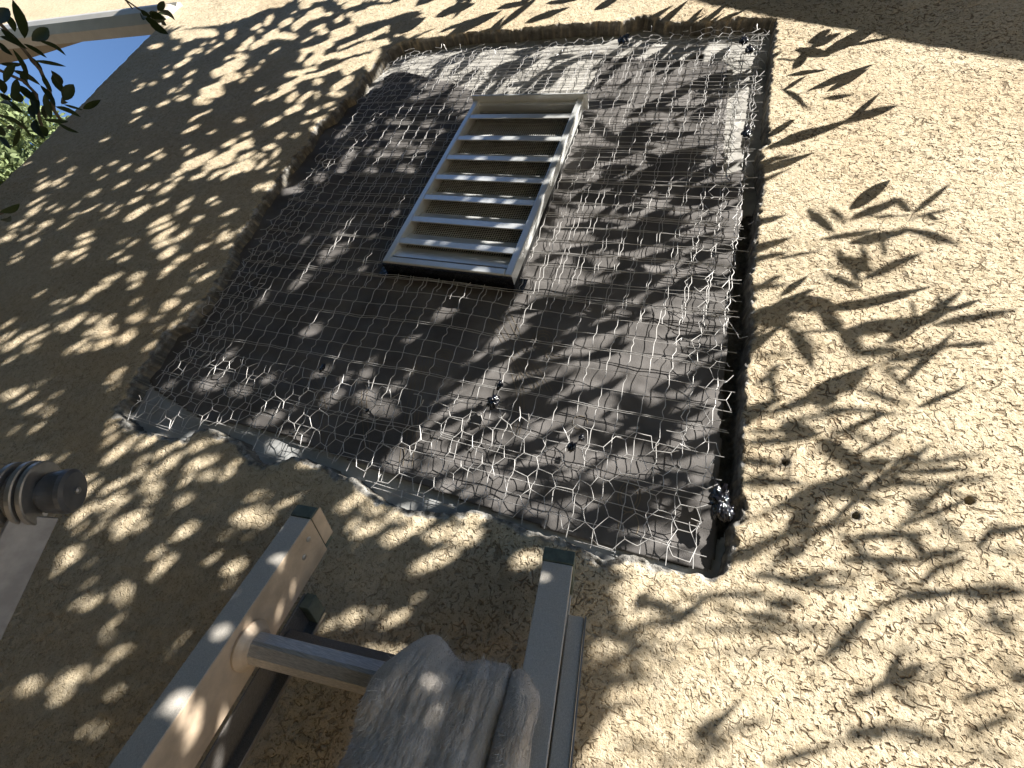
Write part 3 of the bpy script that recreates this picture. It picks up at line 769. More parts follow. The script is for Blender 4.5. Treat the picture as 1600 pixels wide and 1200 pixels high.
# ------------------------------------------------------------------ the oleander whose shade dapples the wall
# Gaps of light and leaf shadows noted from the photo: (x1,y1,x2,y2,width) per enlarged crop (origin x, y, zoom)
LIT = [
(0,250,5.333,"320,240,400,195,45;440,200,505,175,40;500,225,540,210,22;330,175,380,150,20;345,90,375,75,15;215,30,245,20,20;490,12,530,0,12;910,40,960,20,18;785,90,825,70,22;1010,85,1060,55,25;1160,75,1225,48,25;835,150,870,132,18;585,85,615,65,25;540,140,585,122,16;965,225,1060,180,22;765,290,820,260,28;720,295,745,285,14;1155,255,1215,215,18;1250,240,1320,200,32;1345,265,1440,220,38;1395,175,1440,155,18;1445,185,1510,150,25;1080,360,1170,315,28;1320,370,1380,335,30;250,370,360,310,22;335,375,360,360,20;240,455,310,405,50;400,405,450,375,22;450,425,505,405,22;600,395,650,350,16;690,440,820,375,16;590,470,640,455,20;860,420,935,370,14;950,415,1000,390,16;895,470,975,440,20;1060,490,1235,390,48;1490,385,1590,325,38;1480,440,1550,405,35;90,565,190,510,28;75,610,135,580,14;210,565,255,545,18;340,545,425,515,40;270,610,330,590,20;10,660,110,635,36;175,650,230,635,22;245,705,305,670,38;655,640,765,600,35;650,700,765,655,38;575,800,715,740,42;470,830,535,780,38;640,835,700,805,25;455,885,500,868,18;495,570,590,520,12;925,810,1000,775,20;1005,840,1070,815,30;1255,550,1400,475,40;1260,600,1430,520,32;1320,640,1460,560,32;1280,670,1410,630,28;1310,710,1440,660,40;1350,810,1460,730,60;1460,840,1560,810,40;1360,940,1450,880,40;1325,985,1370,975,18;1480,650,1575,590,35;1075,715,1135,675,18;985,680,1050,675,12;125,800,165,780,12;85,850,175,820,16;860,1010,990,970,40;740,1100,900,1045,38;1090,980,1180,975,50;1090,1060,1160,1030,30;300,1130,360,1100,18;440,1185,505,1170,20;560,1170,600,1150,22;665,1170,745,1135,38;1110,1180,1160,1155,28;1490,1105,1550,1090,28;1550,40,1600,10,45;1460,110,1520,95,35;30,565,55,560,14"),
(0,450,5.333,"470,205,550,165,20;475,345,560,285,26;540,350,690,230,48;745,275,820,230,35;830,280,920,250,48;720,380,775,340,42;800,390,960,345,66;820,330,900,300,40;640,490,720,430,35;560,530,600,505,38;670,520,750,480,42;800,490,950,430,52;1000,450,1100,370,75;1090,245,1180,240,60;1365,175,1465,125,50;1275,270,1320,250,22;1290,350,1330,335,28;1440,300,1495,275,28;1225,505,1280,460,40;1520,200,1600,140,30;985,215,1000,215,20;1200,195,1215,195,28;30,315,105,275,28;15,435,105,370,42;60,500,230,385,50;250,385,360,340,28;240,450,380,400,28;220,510,315,490,30;50,610,115,585,24;0,495,30,475,25;940,715,1030,685,32;905,775,985,755,28;915,840,960,825,25;950,880,985,872,14;310,780,360,790,18;400,750,415,745,20;450,885,505,880,20;20,885,90,860,30;65,910,185,845,42;215,910,290,875,30;115,975,190,945,24;235,1025,330,985,42;400,1050,445,1020,35;360,1020,400,1005,18;600,1085,615,1070,14;905,1120,950,1095,32;1130,930,1195,905,35;1010,1045,1080,1045,40;1060,1110,1150,1040,50;1070,1150,1120,1130,30;1350,1130,1480,1080,100"),
(0,650,5.333,"250,140,350,70,22;85,150,135,100,18;275,400,360,360,42;480,385,545,330,20;905,45,950,25,35;885,140,945,95,38;890,220,955,170,38;840,260,870,240,22;875,380,1065,235,68;1090,180,1160,180,50;1160,260,1310,150,60;1440,240,1540,200,42;1320,310,1410,280,40;1350,415,1450,400,75;1430,350,1510,340,50;1150,380,1200,370,60;1110,500,1170,450,60;1225,505,1330,480,70;1200,590,1320,600,75;1240,690,1310,680,55;650,570,765,500,35;750,590,820,565,35;575,735,730,615,50;600,880,800,720,65;860,620,1040,550,55;830,770,1000,660,70;960,740,1050,700,45;860,840,950,790,40;970,920,1150,840,90;970,990,1060,960,65;1130,930,1210,900,50;1150,820,1190,800,60;650,940,710,910,34;800,930,870,905,36;700,990,790,965,22;1490,720,1575,690,50;1470,1010,1580,940,70;1310,350,1330,350,45;1590,420,1600,420,50;1520,560,1590,490,40;510,1170,650,1110,80"),
(0,850,4,"400,110,480,40,65;345,190,380,140,22;110,210,130,180,30;70,300,110,240,22;550,125,590,105,16;960,60,990,50,60;1030,110,1070,110,55;960,200,1000,150,45;1000,130,1040,120,60;1310,95,1350,70,40;1410,165,1500,130,60;1410,260,1450,225,16;540,260,570,245,26;480,375,530,345,32;530,390,620,340,50;740,290,790,290,80;760,340,810,350,50;700,480,760,460,26;670,520,700,520,35;670,590,690,540,22;1100,640,1170,565,16;700,680,800,680,40;570,820,670,760,30;440,840,500,810,80;140,900,230,880,75;340,900,390,870,60;350,960,420,940,65;700,930,750,930,50;770,930,800,905,14;510,1180,560,1160,35;600,1180,650,1165,35"),
(200,250,5.333,"540,150,650,105,35;695,150,760,95,35;760,110,820,80,30;790,160,840,120,35;850,100,960,30,55;930,70,1040,30,60;640,70,870,0,45;1080,70,1150,5,30;1180,95,1225,75,22;1210,30,1245,15,20;1060,240,1110,200,38;1130,220,1210,200,60;650,360,725,310,24;710,370,755,355,20;800,455,890,420,30;545,510,615,480,26;765,670,820,600,40;810,640,870,630,50;810,720,870,700,25;925,575,955,575,28;580,740,640,715,42;650,710,685,695,20;410,650,515,590,40;795,555,825,545,12;550,910,575,890,22;600,885,650,860,12;590,1005,695,945,32;530,1000,550,980,26;415,1100,490,1085,28;320,1195,400,1180,40;470,60,620,10,55;390,120,455,95,35;1335,90,1390,60,60"),
(280,650,4,"80,205,160,165,45;0,170,40,150,40;60,330,160,280,60;180,275,230,265,45;10,430,80,370,35;140,370,230,375,40;270,380,320,350,50;310,310,370,295,45;0,530,60,520,50;430,510,510,495,35;600,570,730,520,32;350,640,570,640,70;440,600,520,600,60;280,750,325,745,30;0,740,80,700,75;190,895,240,870,38;285,960,390,925,65;285,1065,335,1025,20;1000,570,1060,570,60;1070,520,1160,510,60;1180,560,1280,590,50;1060,680,1130,665,35;1110,740,1250,670,70;1300,630,1400,610,60;1420,640,1580,630,80;1430,700,1520,700,50;1290,780,1420,740,70;1470,960,1600,900,70;1100,330,1190,310,70;1130,440,1260,400,60;1280,390,1390,370,70;230,140,290,130,40;750,300,880,295,40;1480,1130,1530,1110,20;1350,570,1400,560,30;1560,750,1600,740,60"),
(200,750,2.133,"950,290,1080,250,38;1290,270,1365,265,50;1000,190,1080,170,45;1080,200,1160,180,60;1120,130,1200,110,50;860,200,920,180,45;720,460,775,455,45;820,450,840,435,25;860,475,930,440,35;790,515,810,515,20;780,570,910,575,30;960,395,985,380,12;655,490,700,475,14;1440,860,1460,870,36"),
(150,50,5.333,"450,130,540,110,40;655,135,690,130,22;760,190,830,150,28;840,155,880,150,35;660,295,780,220,35;560,310,590,285,16;570,370,635,340,28;750,375,825,320,28;745,430,785,410,35;620,500,655,480,28;665,500,705,492,16;700,470,730,468,16;690,560,765,540,35;655,550,680,540,14;525,610,600,580,35;360,445,400,435,20;310,490,375,465,14;455,430,490,430,28;315,405,335,400,14;320,670,400,635,28;290,750,365,705,16;405,795,445,778,22;735,835,850,780,30;935,845,990,825,22;790,730,890,680,22;910,680,945,660,22;860,590,960,575,30;830,580,1050,460,50;900,540,1060,500,50;980,350,1220,260,70;1050,400,1200,360,60;880,500,1040,430,60;1175,195,1250,210,50;1080,215,1140,195,22;985,135,1050,95,24;925,170,955,155,22;1205,410,1235,400,26;1250,365,1295,355,28;1255,330,1290,320,28;1330,310,1350,295,30;1375,260,1390,245,28;1340,485,1385,470,22;1325,595,1415,545,28;1450,555,1600,480,45;1540,470,1600,440,45;1455,175,1525,135,24;1165,740,1230,735,35;1415,775,1480,750,32;1490,730,1535,715,28;1510,870,1570,860,30;55,905,100,888,18;300,995,330,985,20;425,1045,535,990,22;110,1105,170,1090,16;205,1145,265,1120,28;360,1145,430,1115,28;500,1040,560,1035,30;720,970,770,950,20;760,1010,810,975,30;1060,950,1160,900,40;1150,980,1300,900,60;1140,960,1300,940,50;1220,860,1290,840,26;740,1110,980,1010,60;930,1110,1150,1010,70;1180,1070,1310,1010,40;1120,1160,1310,1090,80;1200,1130,1290,1130,60;1400,980,1490,940,45;1350,1130,1420,1070,35;1480,1040,1520,980,40;1320,1040,1390,1035,26;650,1185,720,1165,35;1480,1090,1510,1085,20;1440,1165,1500,1140,20;640,20,1000,10,70;720,70,800,50,40;880,110,910,95,24;960,85,990,80,20;1090,50,1150,10,40;1220,110,1310,40,35;1170,150,1260,130,28;1290,130,1400,80,45;1400,50,1600,20,50"),
(350,0,5.333,"0,100,250,50,150;100,20,500,0,120;20,290,90,260,35;240,240,310,200,35;290,255,320,250,35;340,310,450,250,50;470,210,560,170,50;470,290,600,300,60;700,140,820,100,90;580,230,700,150,60;640,50,720,30,60;570,110,600,95,16;350,200,400,130,50;130,420,240,330,35;220,400,310,340,40;340,370,360,355,22;390,440,455,400,20;840,130,900,110,30;930,180,990,140,40;790,270,860,260,50;740,250,840,210,35;1030,130,1070,115,40;1000,60,1130,10,50;950,30,985,20,30;660,340,740,300,20;900,300,1080,240,90;1080,170,1600,30,110;1130,190,1200,140,60;1200,100,1500,60,90;760,420,900,350,70;640,430,760,400,40;620,510,680,440,40;680,540,830,430,60;760,520,960,440,50;940,470,1230,370,70;1090,430,1370,340,60;1180,330,1370,230,40;950,400,1240,290,25;660,590,780,560,35;520,620,660,610,50;470,740,640,660,40;390,815,580,730,40;620,660,840,610,40;820,610,1100,500,50;1000,600,1200,480,80;1200,560,1280,420,70;910,740,1060,650,60;870,780,1010,780,30;530,840,600,790,50;620,850,730,770,40;750,680,810,680,45;770,770,780,820,30;520,940,650,880,50;700,940,790,900,40;840,880,910,860,35;880,920,930,900,18;760,1000,850,975,35;725,1070,800,1050,35;660,1020,710,1005,22;450,1140,500,1130,30;580,1130,620,1130,25;350,1040,460,985,35;1430,290,1520,260,30;1530,290,1600,250,60;1350,260,1370,265,18;1290,270,1340,240,25;0,570,140,520,80;20,640,90,620,70;100,460,190,480,45;10,490,70,465,22;1450,450,1600,430,90;1350,500,1420,470,50"),
(160,380,2.667,"690,190,730,140,18;840,110,900,70,30;900,290,970,255,38;1350,310,1450,290,60;1460,220,1530,190,50;560,400,600,370,25;460,510,560,490,60;600,530,670,535,45;740,490,760,480,35;1000,580,1050,550,45;1130,560,1210,550,55;1180,600,1310,610,50;960,460,1000,445,30;1150,470,1190,450,40;320,510,350,500,30;690,660,800,640,50;800,740,900,740,60;840,790,880,800,50;420,710,470,710,40;480,760,540,720,60;1060,950,1110,930,70;1100,1000,1230,980,70;1340,1000,1400,990,50;1270,830,1380,810,80;1440,690,1560,690,80;1440,780,1590,770,80;1480,960,1590,900,60"),
(440,440,4,"240,190,320,160,50;890,220,1060,200,55;1090,70,1180,60,60;300,450,390,430,40;470,480,540,460,35;600,440,640,430,35;640,370,680,370,30;590,600,700,560,60;680,640,840,650,60;350,630,450,570,50;900,440,960,450,40;790,520,940,570,50;1230,530,1330,520,70;1330,480,1400,460,60;1460,160,1590,130,60;1430,240,1590,250,50;1500,330,1590,350,50;1560,540,1600,520,40;1330,740,1400,760,90;0,490,20,480,30;150,690,180,670,30;60,860,240,870,70;160,930,220,930,60;820,930,940,930,60;790,1020,900,1010,60;1000,790,1150,780,70;1050,870,1190,860,70;1200,900,1290,920,90;970,870,1020,860,50;1000,1040,1120,1040,60;1120,1140,1200,1130,60;1230,1080,1310,1110,70;1380,1080,1480,1080,80;1440,830,1530,810,90;1430,930,1600,920,70;450,1150,560,1130,90"),
(420,100,3.75,"500,480,560,420,50;640,420,700,380,30;780,370,900,370,45;750,330,860,310,35;890,410,1020,380,45;970,250,1050,230,40;840,500,930,520,45;700,430,850,430,40;470,530,520,500,40;350,580,380,560,50;470,890,510,880,45;680,900,710,890,30;820,770,840,740,35;400,990,540,960,55;380,1040,460,1020,40;620,1090,650,1080,30;280,930,300,910,25;250,1140,310,1150,30;640,520,700,520,40;460,340,520,300,30;1070,290,1100,270,30;900,110,1000,90,30;630,280,680,265,25;760,240,900,240,30;640,50,720,20,40;150,660,260,620,50;110,600,130,600,30"),
(560,120,3.333,"690,200,760,190,30;870,200,1080,195,34;620,330,700,300,26;900,300,1040,295,34;540,400,580,395,24;690,400,760,395,26;920,405,1010,400,30;550,510,600,505,20;740,510,800,505,24;920,515,970,510,28;450,610,500,605,26;550,620,640,615,30;740,630,790,630,24;900,630,930,630,26;560,740,640,735,30;690,740,740,735,26;480,720,520,715,16;640,880,720,865,34;730,850,800,850,16;290,940,330,940,18;370,945,410,945,18;560,970,620,970,22;690,990,750,990,18;1100,130,1150,120,60;1050,240,1120,300,60;1010,400,1050,460,50;900,700,940,760,40;860,900,900,820,46;940,600,1000,540,44"),
]
DARK = [
(1150,0,4,"560,330,890,170,60;700,290,1010,225,18;470,260,570,200,40;480,290,630,220,40;400,320,560,340,50;380,400,430,350,50;330,470,560,430,28;250,370,400,375,14;470,560,840,415,36;590,560,800,450,35;300,560,430,480,20;300,560,440,670,36;570,610,720,590,22;700,760,890,590,32;700,750,990,660,50;200,930,700,750,50;270,890,560,790,44;170,1010,370,970,22;200,850,350,760,34"),
(1150,250,3.55,"660,250,830,130,60;655,320,900,225,45;880,225,970,270,40;1000,280,1170,150,30;720,320,980,300,16;1000,315,1200,270,18;1060,310,1110,330,25;470,445,800,385,28;650,455,940,400,50;950,390,1230,460,48;420,290,530,390,56;530,280,590,340,40;215,550,480,495,20;570,520,600,560,40;600,560,740,590,70;700,490,740,600,44;810,450,820,530,35;530,640,690,710,44;650,560,680,660,50;720,650,1030,515,42;250,750,400,640,34;160,680,250,640,26;130,350,250,315,22;560,830,1100,690,38;350,800,560,800,100;480,830,570,940,84;120,850,330,830,130;130,900,300,880,60;330,950,430,1090,100;620,960,1050,890,84;1050,890,1190,820,90;1130,760,1150,830,40;1180,840,1340,780,30;1100,920,1540,840,48;970,790,1000,880,30;600,980,680,1070,84;680,1080,900,1060,56;840,1010,1000,930,56;840,1120,1170,1040,54;1170,1030,1430,1010,30;70,1085,330,1065,20;360,950,580,945,20;180,1190,260,1120,26"),
(1150,450,3.55,"700,480,560,530,64;560,540,280,670,46;450,630,540,620,56;620,560,700,480,56;700,560,950,640,46;810,440,980,580,36;830,450,990,440,16;230,740,720,680,32;60,740,210,620,54;200,470,230,640,46;130,520,230,470,36;290,780,420,800,84;60,800,300,790,26;50,860,420,830,46;520,780,900,880,34;500,880,640,980,100;620,960,800,1000,74;640,1000,850,960,64;850,970,1060,890,32;50,960,240,980,54;270,880,290,1100,32;330,1160,660,1080,76;850,1060,1100,1095,46;1080,1090,1440,1055,30;1100,1100,1280,1165,28;1280,1160,1330,1190,40;980,1160,1080,1190,36;880,1030,1150,990,20"),
(1150,700,3.55,"340,290,560,220,64;540,210,700,160,74;120,370,290,320,28;250,330,450,300,74;330,420,420,370,110;100,550,320,470,64;0,600,120,560,74;270,580,370,560,80;100,700,340,710,46;340,730,530,690,54;530,680,720,720,40;0,820,240,840,36;210,870,330,850,84;600,480,740,590,64;740,590,940,760,60;680,500,810,495,22;960,480,1060,590,64;1060,590,1230,570,54;990,290,1110,370,46;1100,370,1290,540,46;1350,540,1460,420,54;1440,460,1590,440,46;1350,560,1600,585,26;1040,740,1130,670,46;1110,660,1270,620,50;930,830,1240,790,64;1240,790,1600,800,84;930,830,790,890,26;480,1170,780,890,76;980,1000,1240,860,28;1300,900,1430,980,22;1370,980,1600,930,40;1430,890,1460,980,50;1440,980,1560,1040,54;0,1140,340,1120,20;640,1115,1250,1115,16;60,640,420,380,12;420,380,760,160,12;760,160,860,60,12;900,820,1290,560,12;1290,560,1430,440,12;480,1180,800,880,14;1240,860,1600,700,12"),
(1150,862,3.55,"900,600,840,720,64;780,750,900,700,54;900,700,1010,640,74;1010,700,1220,645,20;1000,720,900,740,36;650,800,760,780,60;640,1030,900,960,84;880,980,1170,1050,84;660,990,800,1030,64;220,1180,500,1080,46;0,1000,200,920,26;1560,700,1600,700,80;1480,620,1600,680,34;780,760,560,900,12;1010,660,1300,560,14;640,1060,430,1100,12;1170,1050,1330,1110,14;850,740,1060,860,40;1250,820,1450,760,44;1300,1000,1560,900,50;1350,1100,1540,1160,40"),
(850,862,3.55,"520,540,760,640,36;500,640,720,740,32;480,560,540,640,54;260,440,520,500,110;300,150,420,460,130;560,260,520,300,80;590,290,720,320,80;430,440,900,330,54;650,420,780,370,54;640,530,860,530,20;860,560,1450,550,22;960,310,1060,350,44;1060,430,1300,470,34;380,860,600,810,30;200,950,330,900,54;300,800,330,760,70;860,1050,1020,940,110;880,1000,1010,1080,90;860,1180,900,1100,54;640,1150,760,1180,50;480,1060,600,1090,50;1000,1000,1250,920,30;1250,1190,1600,1070,54;200,60,420,120,70;200,250,260,420,80"),
(800,560,4,"0,530,560,660,46;300,720,600,680,70;440,760,560,800,46;150,880,420,900,100;600,640,800,700,110;780,620,960,600,60;640,860,900,900,200;900,760,1100,860,120;260,430,520,330,46;0,460,260,420,36;280,250,620,80,36;520,340,660,280,36;700,400,900,370,60;860,110,950,240,100;960,260,1160,280,140;1000,330,1100,400,100;1040,180,1150,170,60;1000,700,1230,620,54;1000,600,1350,540,54;1180,720,1330,760,54;1100,830,1250,830,54;1140,560,1300,600,70;600,950,850,1010,130;180,960,460,940,80;600,1080,900,1100,54;0,900,150,900,90"),
(820,440,4,"150,130,420,60,84;300,320,560,100,54;0,240,280,180,36;20,560,240,520,110;0,650,150,760,130;60,700,300,640,70;380,600,540,520,32;840,560,960,680,110;690,260,740,210,50;700,0,860,60,100;450,10,650,60,50;1150,280,1300,260,36;1000,540,1120,560,90;960,650,1120,720,110;730,720,900,760,50;640,700,720,640,36;540,780,700,850,80;700,860,900,830,80;1000,880,1080,800,50;620,550,900,580,26"),
(860,120,3.53,"230,60,520,20,64;200,110,330,110,36;500,200,700,130,54;420,240,700,220,54;620,60,880,60,36;900,110,1010,60,60;780,130,830,170,20;780,110,880,60,14;300,150,420,220,74;150,180,300,200,36;350,340,600,280,54;230,300,440,300,54;640,310,760,360,54;200,400,320,370,70;400,400,560,390,54;100,480,260,480,70;260,560,600,560,70;400,430,480,400,54;640,420,780,430,70;700,500,900,500,54;800,570,1100,470,80;100,560,240,610,54;0,600,100,640,80;480,640,620,600,54;600,700,760,620,60;560,520,700,480,54;700,660,850,680,46;190,720,480,700,54;330,760,600,760,54;0,700,80,760,90;200,860,380,820,46;500,900,620,940,60;260,900,320,950,80;640,890,800,860,54;30,900,120,880,46;450,1000,700,980,54;230,1060,560,1040,54;0,1150,200,1120,70;150,1180,400,1130,54;650,1100,850,1060,46;750,800,900,800,46;850,1060,1000,980,46"),
(560,20,5.333,"700,620,900,480,40;560,400,720,420,50;720,360,800,300,60;860,480,1000,400,36;980,400,1120,300,50;1040,520,1150,520,36;1150,620,1400,460,30;1200,480,1350,380,36;1350,600,1560,480,40;1300,300,1450,260,40;1400,420,1560,380,36;300,480,500,380,26;480,560,620,480,24"),
(700,0,3.2,"0,60,120,20,30;260,40,400,10,26;500,20,640,0,22;120,180,260,140,30;300,260,420,200,40;420,160,560,130,30;520,330,640,250,40;600,180,720,160,24;760,170,900,160,24"),
]
SHADE_PX = [(262,48),(350,40),(395,24),(440,4),(640,4),(652,55),(640,78),(650,100),(700,130),(735,158),(870,150),(905,170),(880,250),(840,360),(812,440),(812,490),(770,520),(700,560),(705,600),(700,640),(716,700),(760,760),(850,838),(905,862),(925,930),(915,1010),(905,1100),(900,1200),(500,1200)]
FRONT = [  # nearby leaves at the top left corner, photo pixels x3
"0,130,130,230,22;180,190,310,262,16;110,205,220,272,16;150,190,225,130,40;60,0,115,180,36;0,110,40,40,38;30,140,120,230,18;160,285,310,312,14;130,260,200,330,20;60,230,130,380,18;255,340,300,440,30;240,330,290,400,24;300,470,345,395,36;290,455,320,480,20;190,400,260,500,20;260,500,380,550,18;300,490,390,515,10;390,510,472,468,20;270,575,370,622,14;210,440,240,560,24;150,490,165,560,22;60,420,100,480,40;0,370,20,440,30;0,540,120,600,18;100,560,160,650,10;180,590,220,640,40;0,590,20,640,25;30,600,70,610,20;0,480,60,500,16;90,400,180,480,30;320,570,200,560,14;20,60,70,150,26;0,170,90,215,18;70,300,20,390,24;110,330,150,420,20;200,350,245,430,18;230,480,215,560,22;40,470,110,530,22;0,640,50,700,20;90,600,60,690,16;0,300,110,300,16;0,200,60,260,20;60,330,190,400,22;80,370,60,470,26;150,430,170,540,28;0,440,60,470,20;170,560,215,655,26",
"660,45,700,110,20;690,80,790,160,26;700,75,770,85,22;740,60,820,95,18;740,50,770,5,20;760,90,780,120,14;700,60,780,90,34;655,60,690,75,14",
"0,995,92,955,26;0,1030,50,1010,18"]

# spots that fall on the ladder and the rag, with their distance from the wall
LITOBJ = [(422,888,440,872,20,.13),(335,1000,356,978,20,.17),(270,1115,310,1080,44,.20),(476,915,483,895,12,.13),(498,882,503,870,12,.12),(402,980,408,958,12,.16),(322,1130,352,1075,36,.19),(392,1085,408,1065,22,.16),
 (478,1046,502,1046,30,.20),(884,868,892,868,20,.12),(862,930,880,930,20,.15),(878,1036,890,1036,22,.19),(870,1150,882,1150,24,.23),(646,1142,660,1160,24,.24),(678,1158,692,1180,22,.25),(745,1052,765,1058,12,.21),(776,1060,792,1066,12,.21),(688,1034,706,1042,12,.19),(700,1036,716,1046,10,.19)]
# p,q plane square to the sun: anything moved along S keeps its shadow
PA = np.cross(S, [0, 0, 1]); PA /= np.linalg.norm(PA); QA = np.cross(S, PA)
def w2pq(x, z): return np.array([x*PA[0]+z*PA[2], x*QA[0]+z*QA[2]])
MW = np.array([[PA[0], PA[2]], [QA[0], QA[2]]])
def capsule(x1, y1, x2, y2, w, taper=False):
    a = np.array([x1, y1], float); b = np.array([x2, y2], float); d = b-a; L = np.linalg.norm(d)+1e-6
    d /= L; n = np.array([-d[1], d[0]]); r = w/2
    P = []
    if taper:
        prof = [(0, .10), (.12, .62), (.3, .95), (.5, 1.0), (.7, .82), (.87, .45), (1.0, .03)]
        a = a-d*w*.25; b = b+d*w*.25; L = np.linalg.norm(b-a)
        for t, k in prof: P.append(a+d*L*t+n*r*k)
        for t, k in prof[::-1]: P.append(a+d*L*t-n*r*k)
    else:
        for k in range(7): t = math.pi*(k/6-.5); P.append(b-d*min(r, L/2)*.6+(d*math.cos(t)*r+n*math.sin(t)*r))
        for k in range(7): t = math.pi*(k/6-.5); P.append(a+d*min(r, L/2)*.6-(d*math.cos(t)*r+n*math.sin(t)*r))
    return P
jr = np.random.default_rng(21)
def read(blocks, taper):
    out = []
    for ox, oy, s, txt in blocks:
        for q in txt.split(';'):
            x1, y1, x2, y2, w = [float(v) for v in q.split(',')]
            if taper:        # leaves reach a little past the dark core of their soft shadow
                L = math.hypot(x2-x1, y2-y1)+1e-6; ex, ey = (x2-x1)/L*w*.35, (y2-y1)/L*w*.35
                x1 -= ex; y1 -= ey; x2 += ex; y2 += ey
            if taper and w > 84 and not (ox == 1150 and oy > 690):        # broad patches of shade are several leaves side by side
                L = math.hypot(x2-x1, y2-y1)+1e-6; nx, ny = -(y2-y1)/L, (x2-x1)/L
                k = 3 if w < 110 else 4
                subs = [(x1+nx*w*o*.6+jr.normal(0, w*.2), y1+ny*w*o*.6+jr.normal(0, w*.2), x2+nx*w*o+jr.normal(0, w*.45), y2+ny*w*o+jr.normal(0, w*.45), w*jr.uniform(1.4, 2.2)/k) for o in np.linspace(-.42, .42, k)]
            else: subs = [(x1, y1, x2, y2, w*(1.15 if taper else 1))]
            for x1, y1, x2, y2, w in subs:
                P = capsule(ox+x1/s, oy+y1/s, ox+x2/s, oy+y2/s, w/s, taper)
                out.append(np.array([w2pq(*wl(*p)) for p in P]))
    return out
lit = read(LIT, False)
for x1, y1, x2, y2, w, t in LITOBJ:
    Q = [un(px, py, t) for px, py in capsule(x1, y1, x2, y2, w)]; lit.append(np.array([[q@PA, q@QA] for q in Q]))
# the sun's disc widens every spot: the gap itself is smaller all round
def shrink(P, d):
    c = P.mean(0); r = np.linalg.norm(P-c, axis=1)[:, None]; return c+(P-c)*np.clip(1-d/r, .45, 1)
lit = [shrink(P, .0007) for P in lit]
# the long streaks over the lath and wall that are too many to note one by one
def streaks(poly, n, l0, l1, w0, w1, a0, a1, seed):
    rg = np.random.default_rng(seed); poly = np.array(poly, float); o = []
    while len(o) < n:
        x, y = rg.uniform(poly.min(0), poly.max(0))
        if not inside(poly, np.array([x]), np.array([y]))[0]: continue
        a = math.radians(rg.uniform(a0, a1)); L = rg.uniform(l0, l1)
        o.append(','.join('%.1f' % v for v in (x, y, x+L*math.cos(a), y-L*math.sin(a), rg.uniform(w0, w1))))
    return (0, 0, 1, ';'.join(o))
DARK.append(streaks([(905,160),(1140,90),(1150,430),(830,500)], 46, 60, 150, 7, 16, 8, 34, 31))
DARK.append(streaks([(820,440),(1150,430),(1130,860),(940,840),(730,640)], 44, 60, 150, 8, 18, 5, 35, 32))
DARK.append(streaks([(640,70),(1190,30),(1140,85),(800,150)], 34, 30, 90, 5, 13, 20, 50, 33))
DARK.append(streaks([(1165,470),(1420,500),(1500,900),(1300,1000),(930,1000),(1140,850)], 30, 60, 150, 7, 15, -10, 45, 34))
DARK.append(streaks([(560,0),(1000,0),(900,30),(640,60)], 14, 30, 80, 5, 12, 15, 50, 35))
DARK.append(streaks([(640,480),(850,420),(860,860),(600,770)], 34, 40, 110, 7, 18, 5, 40, 36))
dark = read(DARK, True)
ST = .003
SH = [w2pq(*wl(*p)) for p in SHADE_PX]
ext = [w2pq(*p) for p in ((-.05, -1.0), (-3.0, -1.0), (-3.1, 1.2), (-2.75, 1.93))]
SH = np.array(SH[:-1]+ext)
p0 = SH.min(0)-.15; p1 = SH.max(0)+.15
GX = int((p1[0]-p0[0])/ST); GY = int((p1[1]-p0[1])/ST)
PX, PY = np.meshgrid(p0[0]+(np.arange(GX)+.5)*ST, p0[1]+(np.arange(GY)+.5)*ST, indexing='ij')
SHM = inside(SH, PX, PY)
def cells(poly):
    lo = np.floor((poly.min(0)-p0)/ST).astype(int); hi = np.ceil((poly.max(0)-p0)/ST).astype(int)+1
    lo = np.clip(lo, 0, [GX, GY]); hi = np.clip(hi, 0, [GX, GY])
    sl = (slice(lo[0], hi[0]), slice(lo[1], hi[1]))
    return sl, inside(poly, PX[sl], PY[sl])
LM_ = np.zeros((GX, GY), bool)
for P in lit:
    sl, m = cells(P); LM_[sl] |= m
OUT = ~SHM
leaves = []          # (polygon in pq, list of 3-D points)
MX, MZ = S[0]/-S[1], S[2]/-S[1]
inv = np.linalg.inv(np.array([PA, QA, S]))       # pq + height along S -> world
def place(poly, L, rg, curl=.0):
    """give a shadow outline (2m points, two matching sides) its place in space, tilted and folded along the midrib"""
    n = len(poly)//2
    A = poly[:n]; B = poly[::-1][:n]; C = (A+B)/2
    t = np.linspace(0, 1, n)
    ln = np.linalg.norm(C[-1]-C[0])
    h = L+(t-.5)*ln*rg.uniform(-.7, .7)+curl*np.sin(t*3.1)*ln
    w_ = np.linalg.norm(A-B, axis=1); k = rg.uniform(-.5, .5)
    def W(p, hh): return np.concatenate([p, hh[:, None]], 1) @ inv.T
    return W(A, h+k*w_*.5), W(C, h-.18*w_), W(B, h-k*w_*.5)
prof_t = np.array([0, .12, .3, .5, .7, .87, 1.0]); prof_k = np.array([.08, .55, .93, 1, .84, .48, .02])
def leafpoly(c, th, L, w, bend):
    d = np.array([math.cos(th), math.sin(th)]); n = np.array([-d[1], d[0]])
    t = prof_t-.5
    C = c+np.outer(t*L, d)+np.outer((t*t*4-.5)*bend*L, n)
    return np.concatenate([C+np.outer(prof_k*w/2, n), (C-np.outer(prof_k*w/2, n))[::-1]])
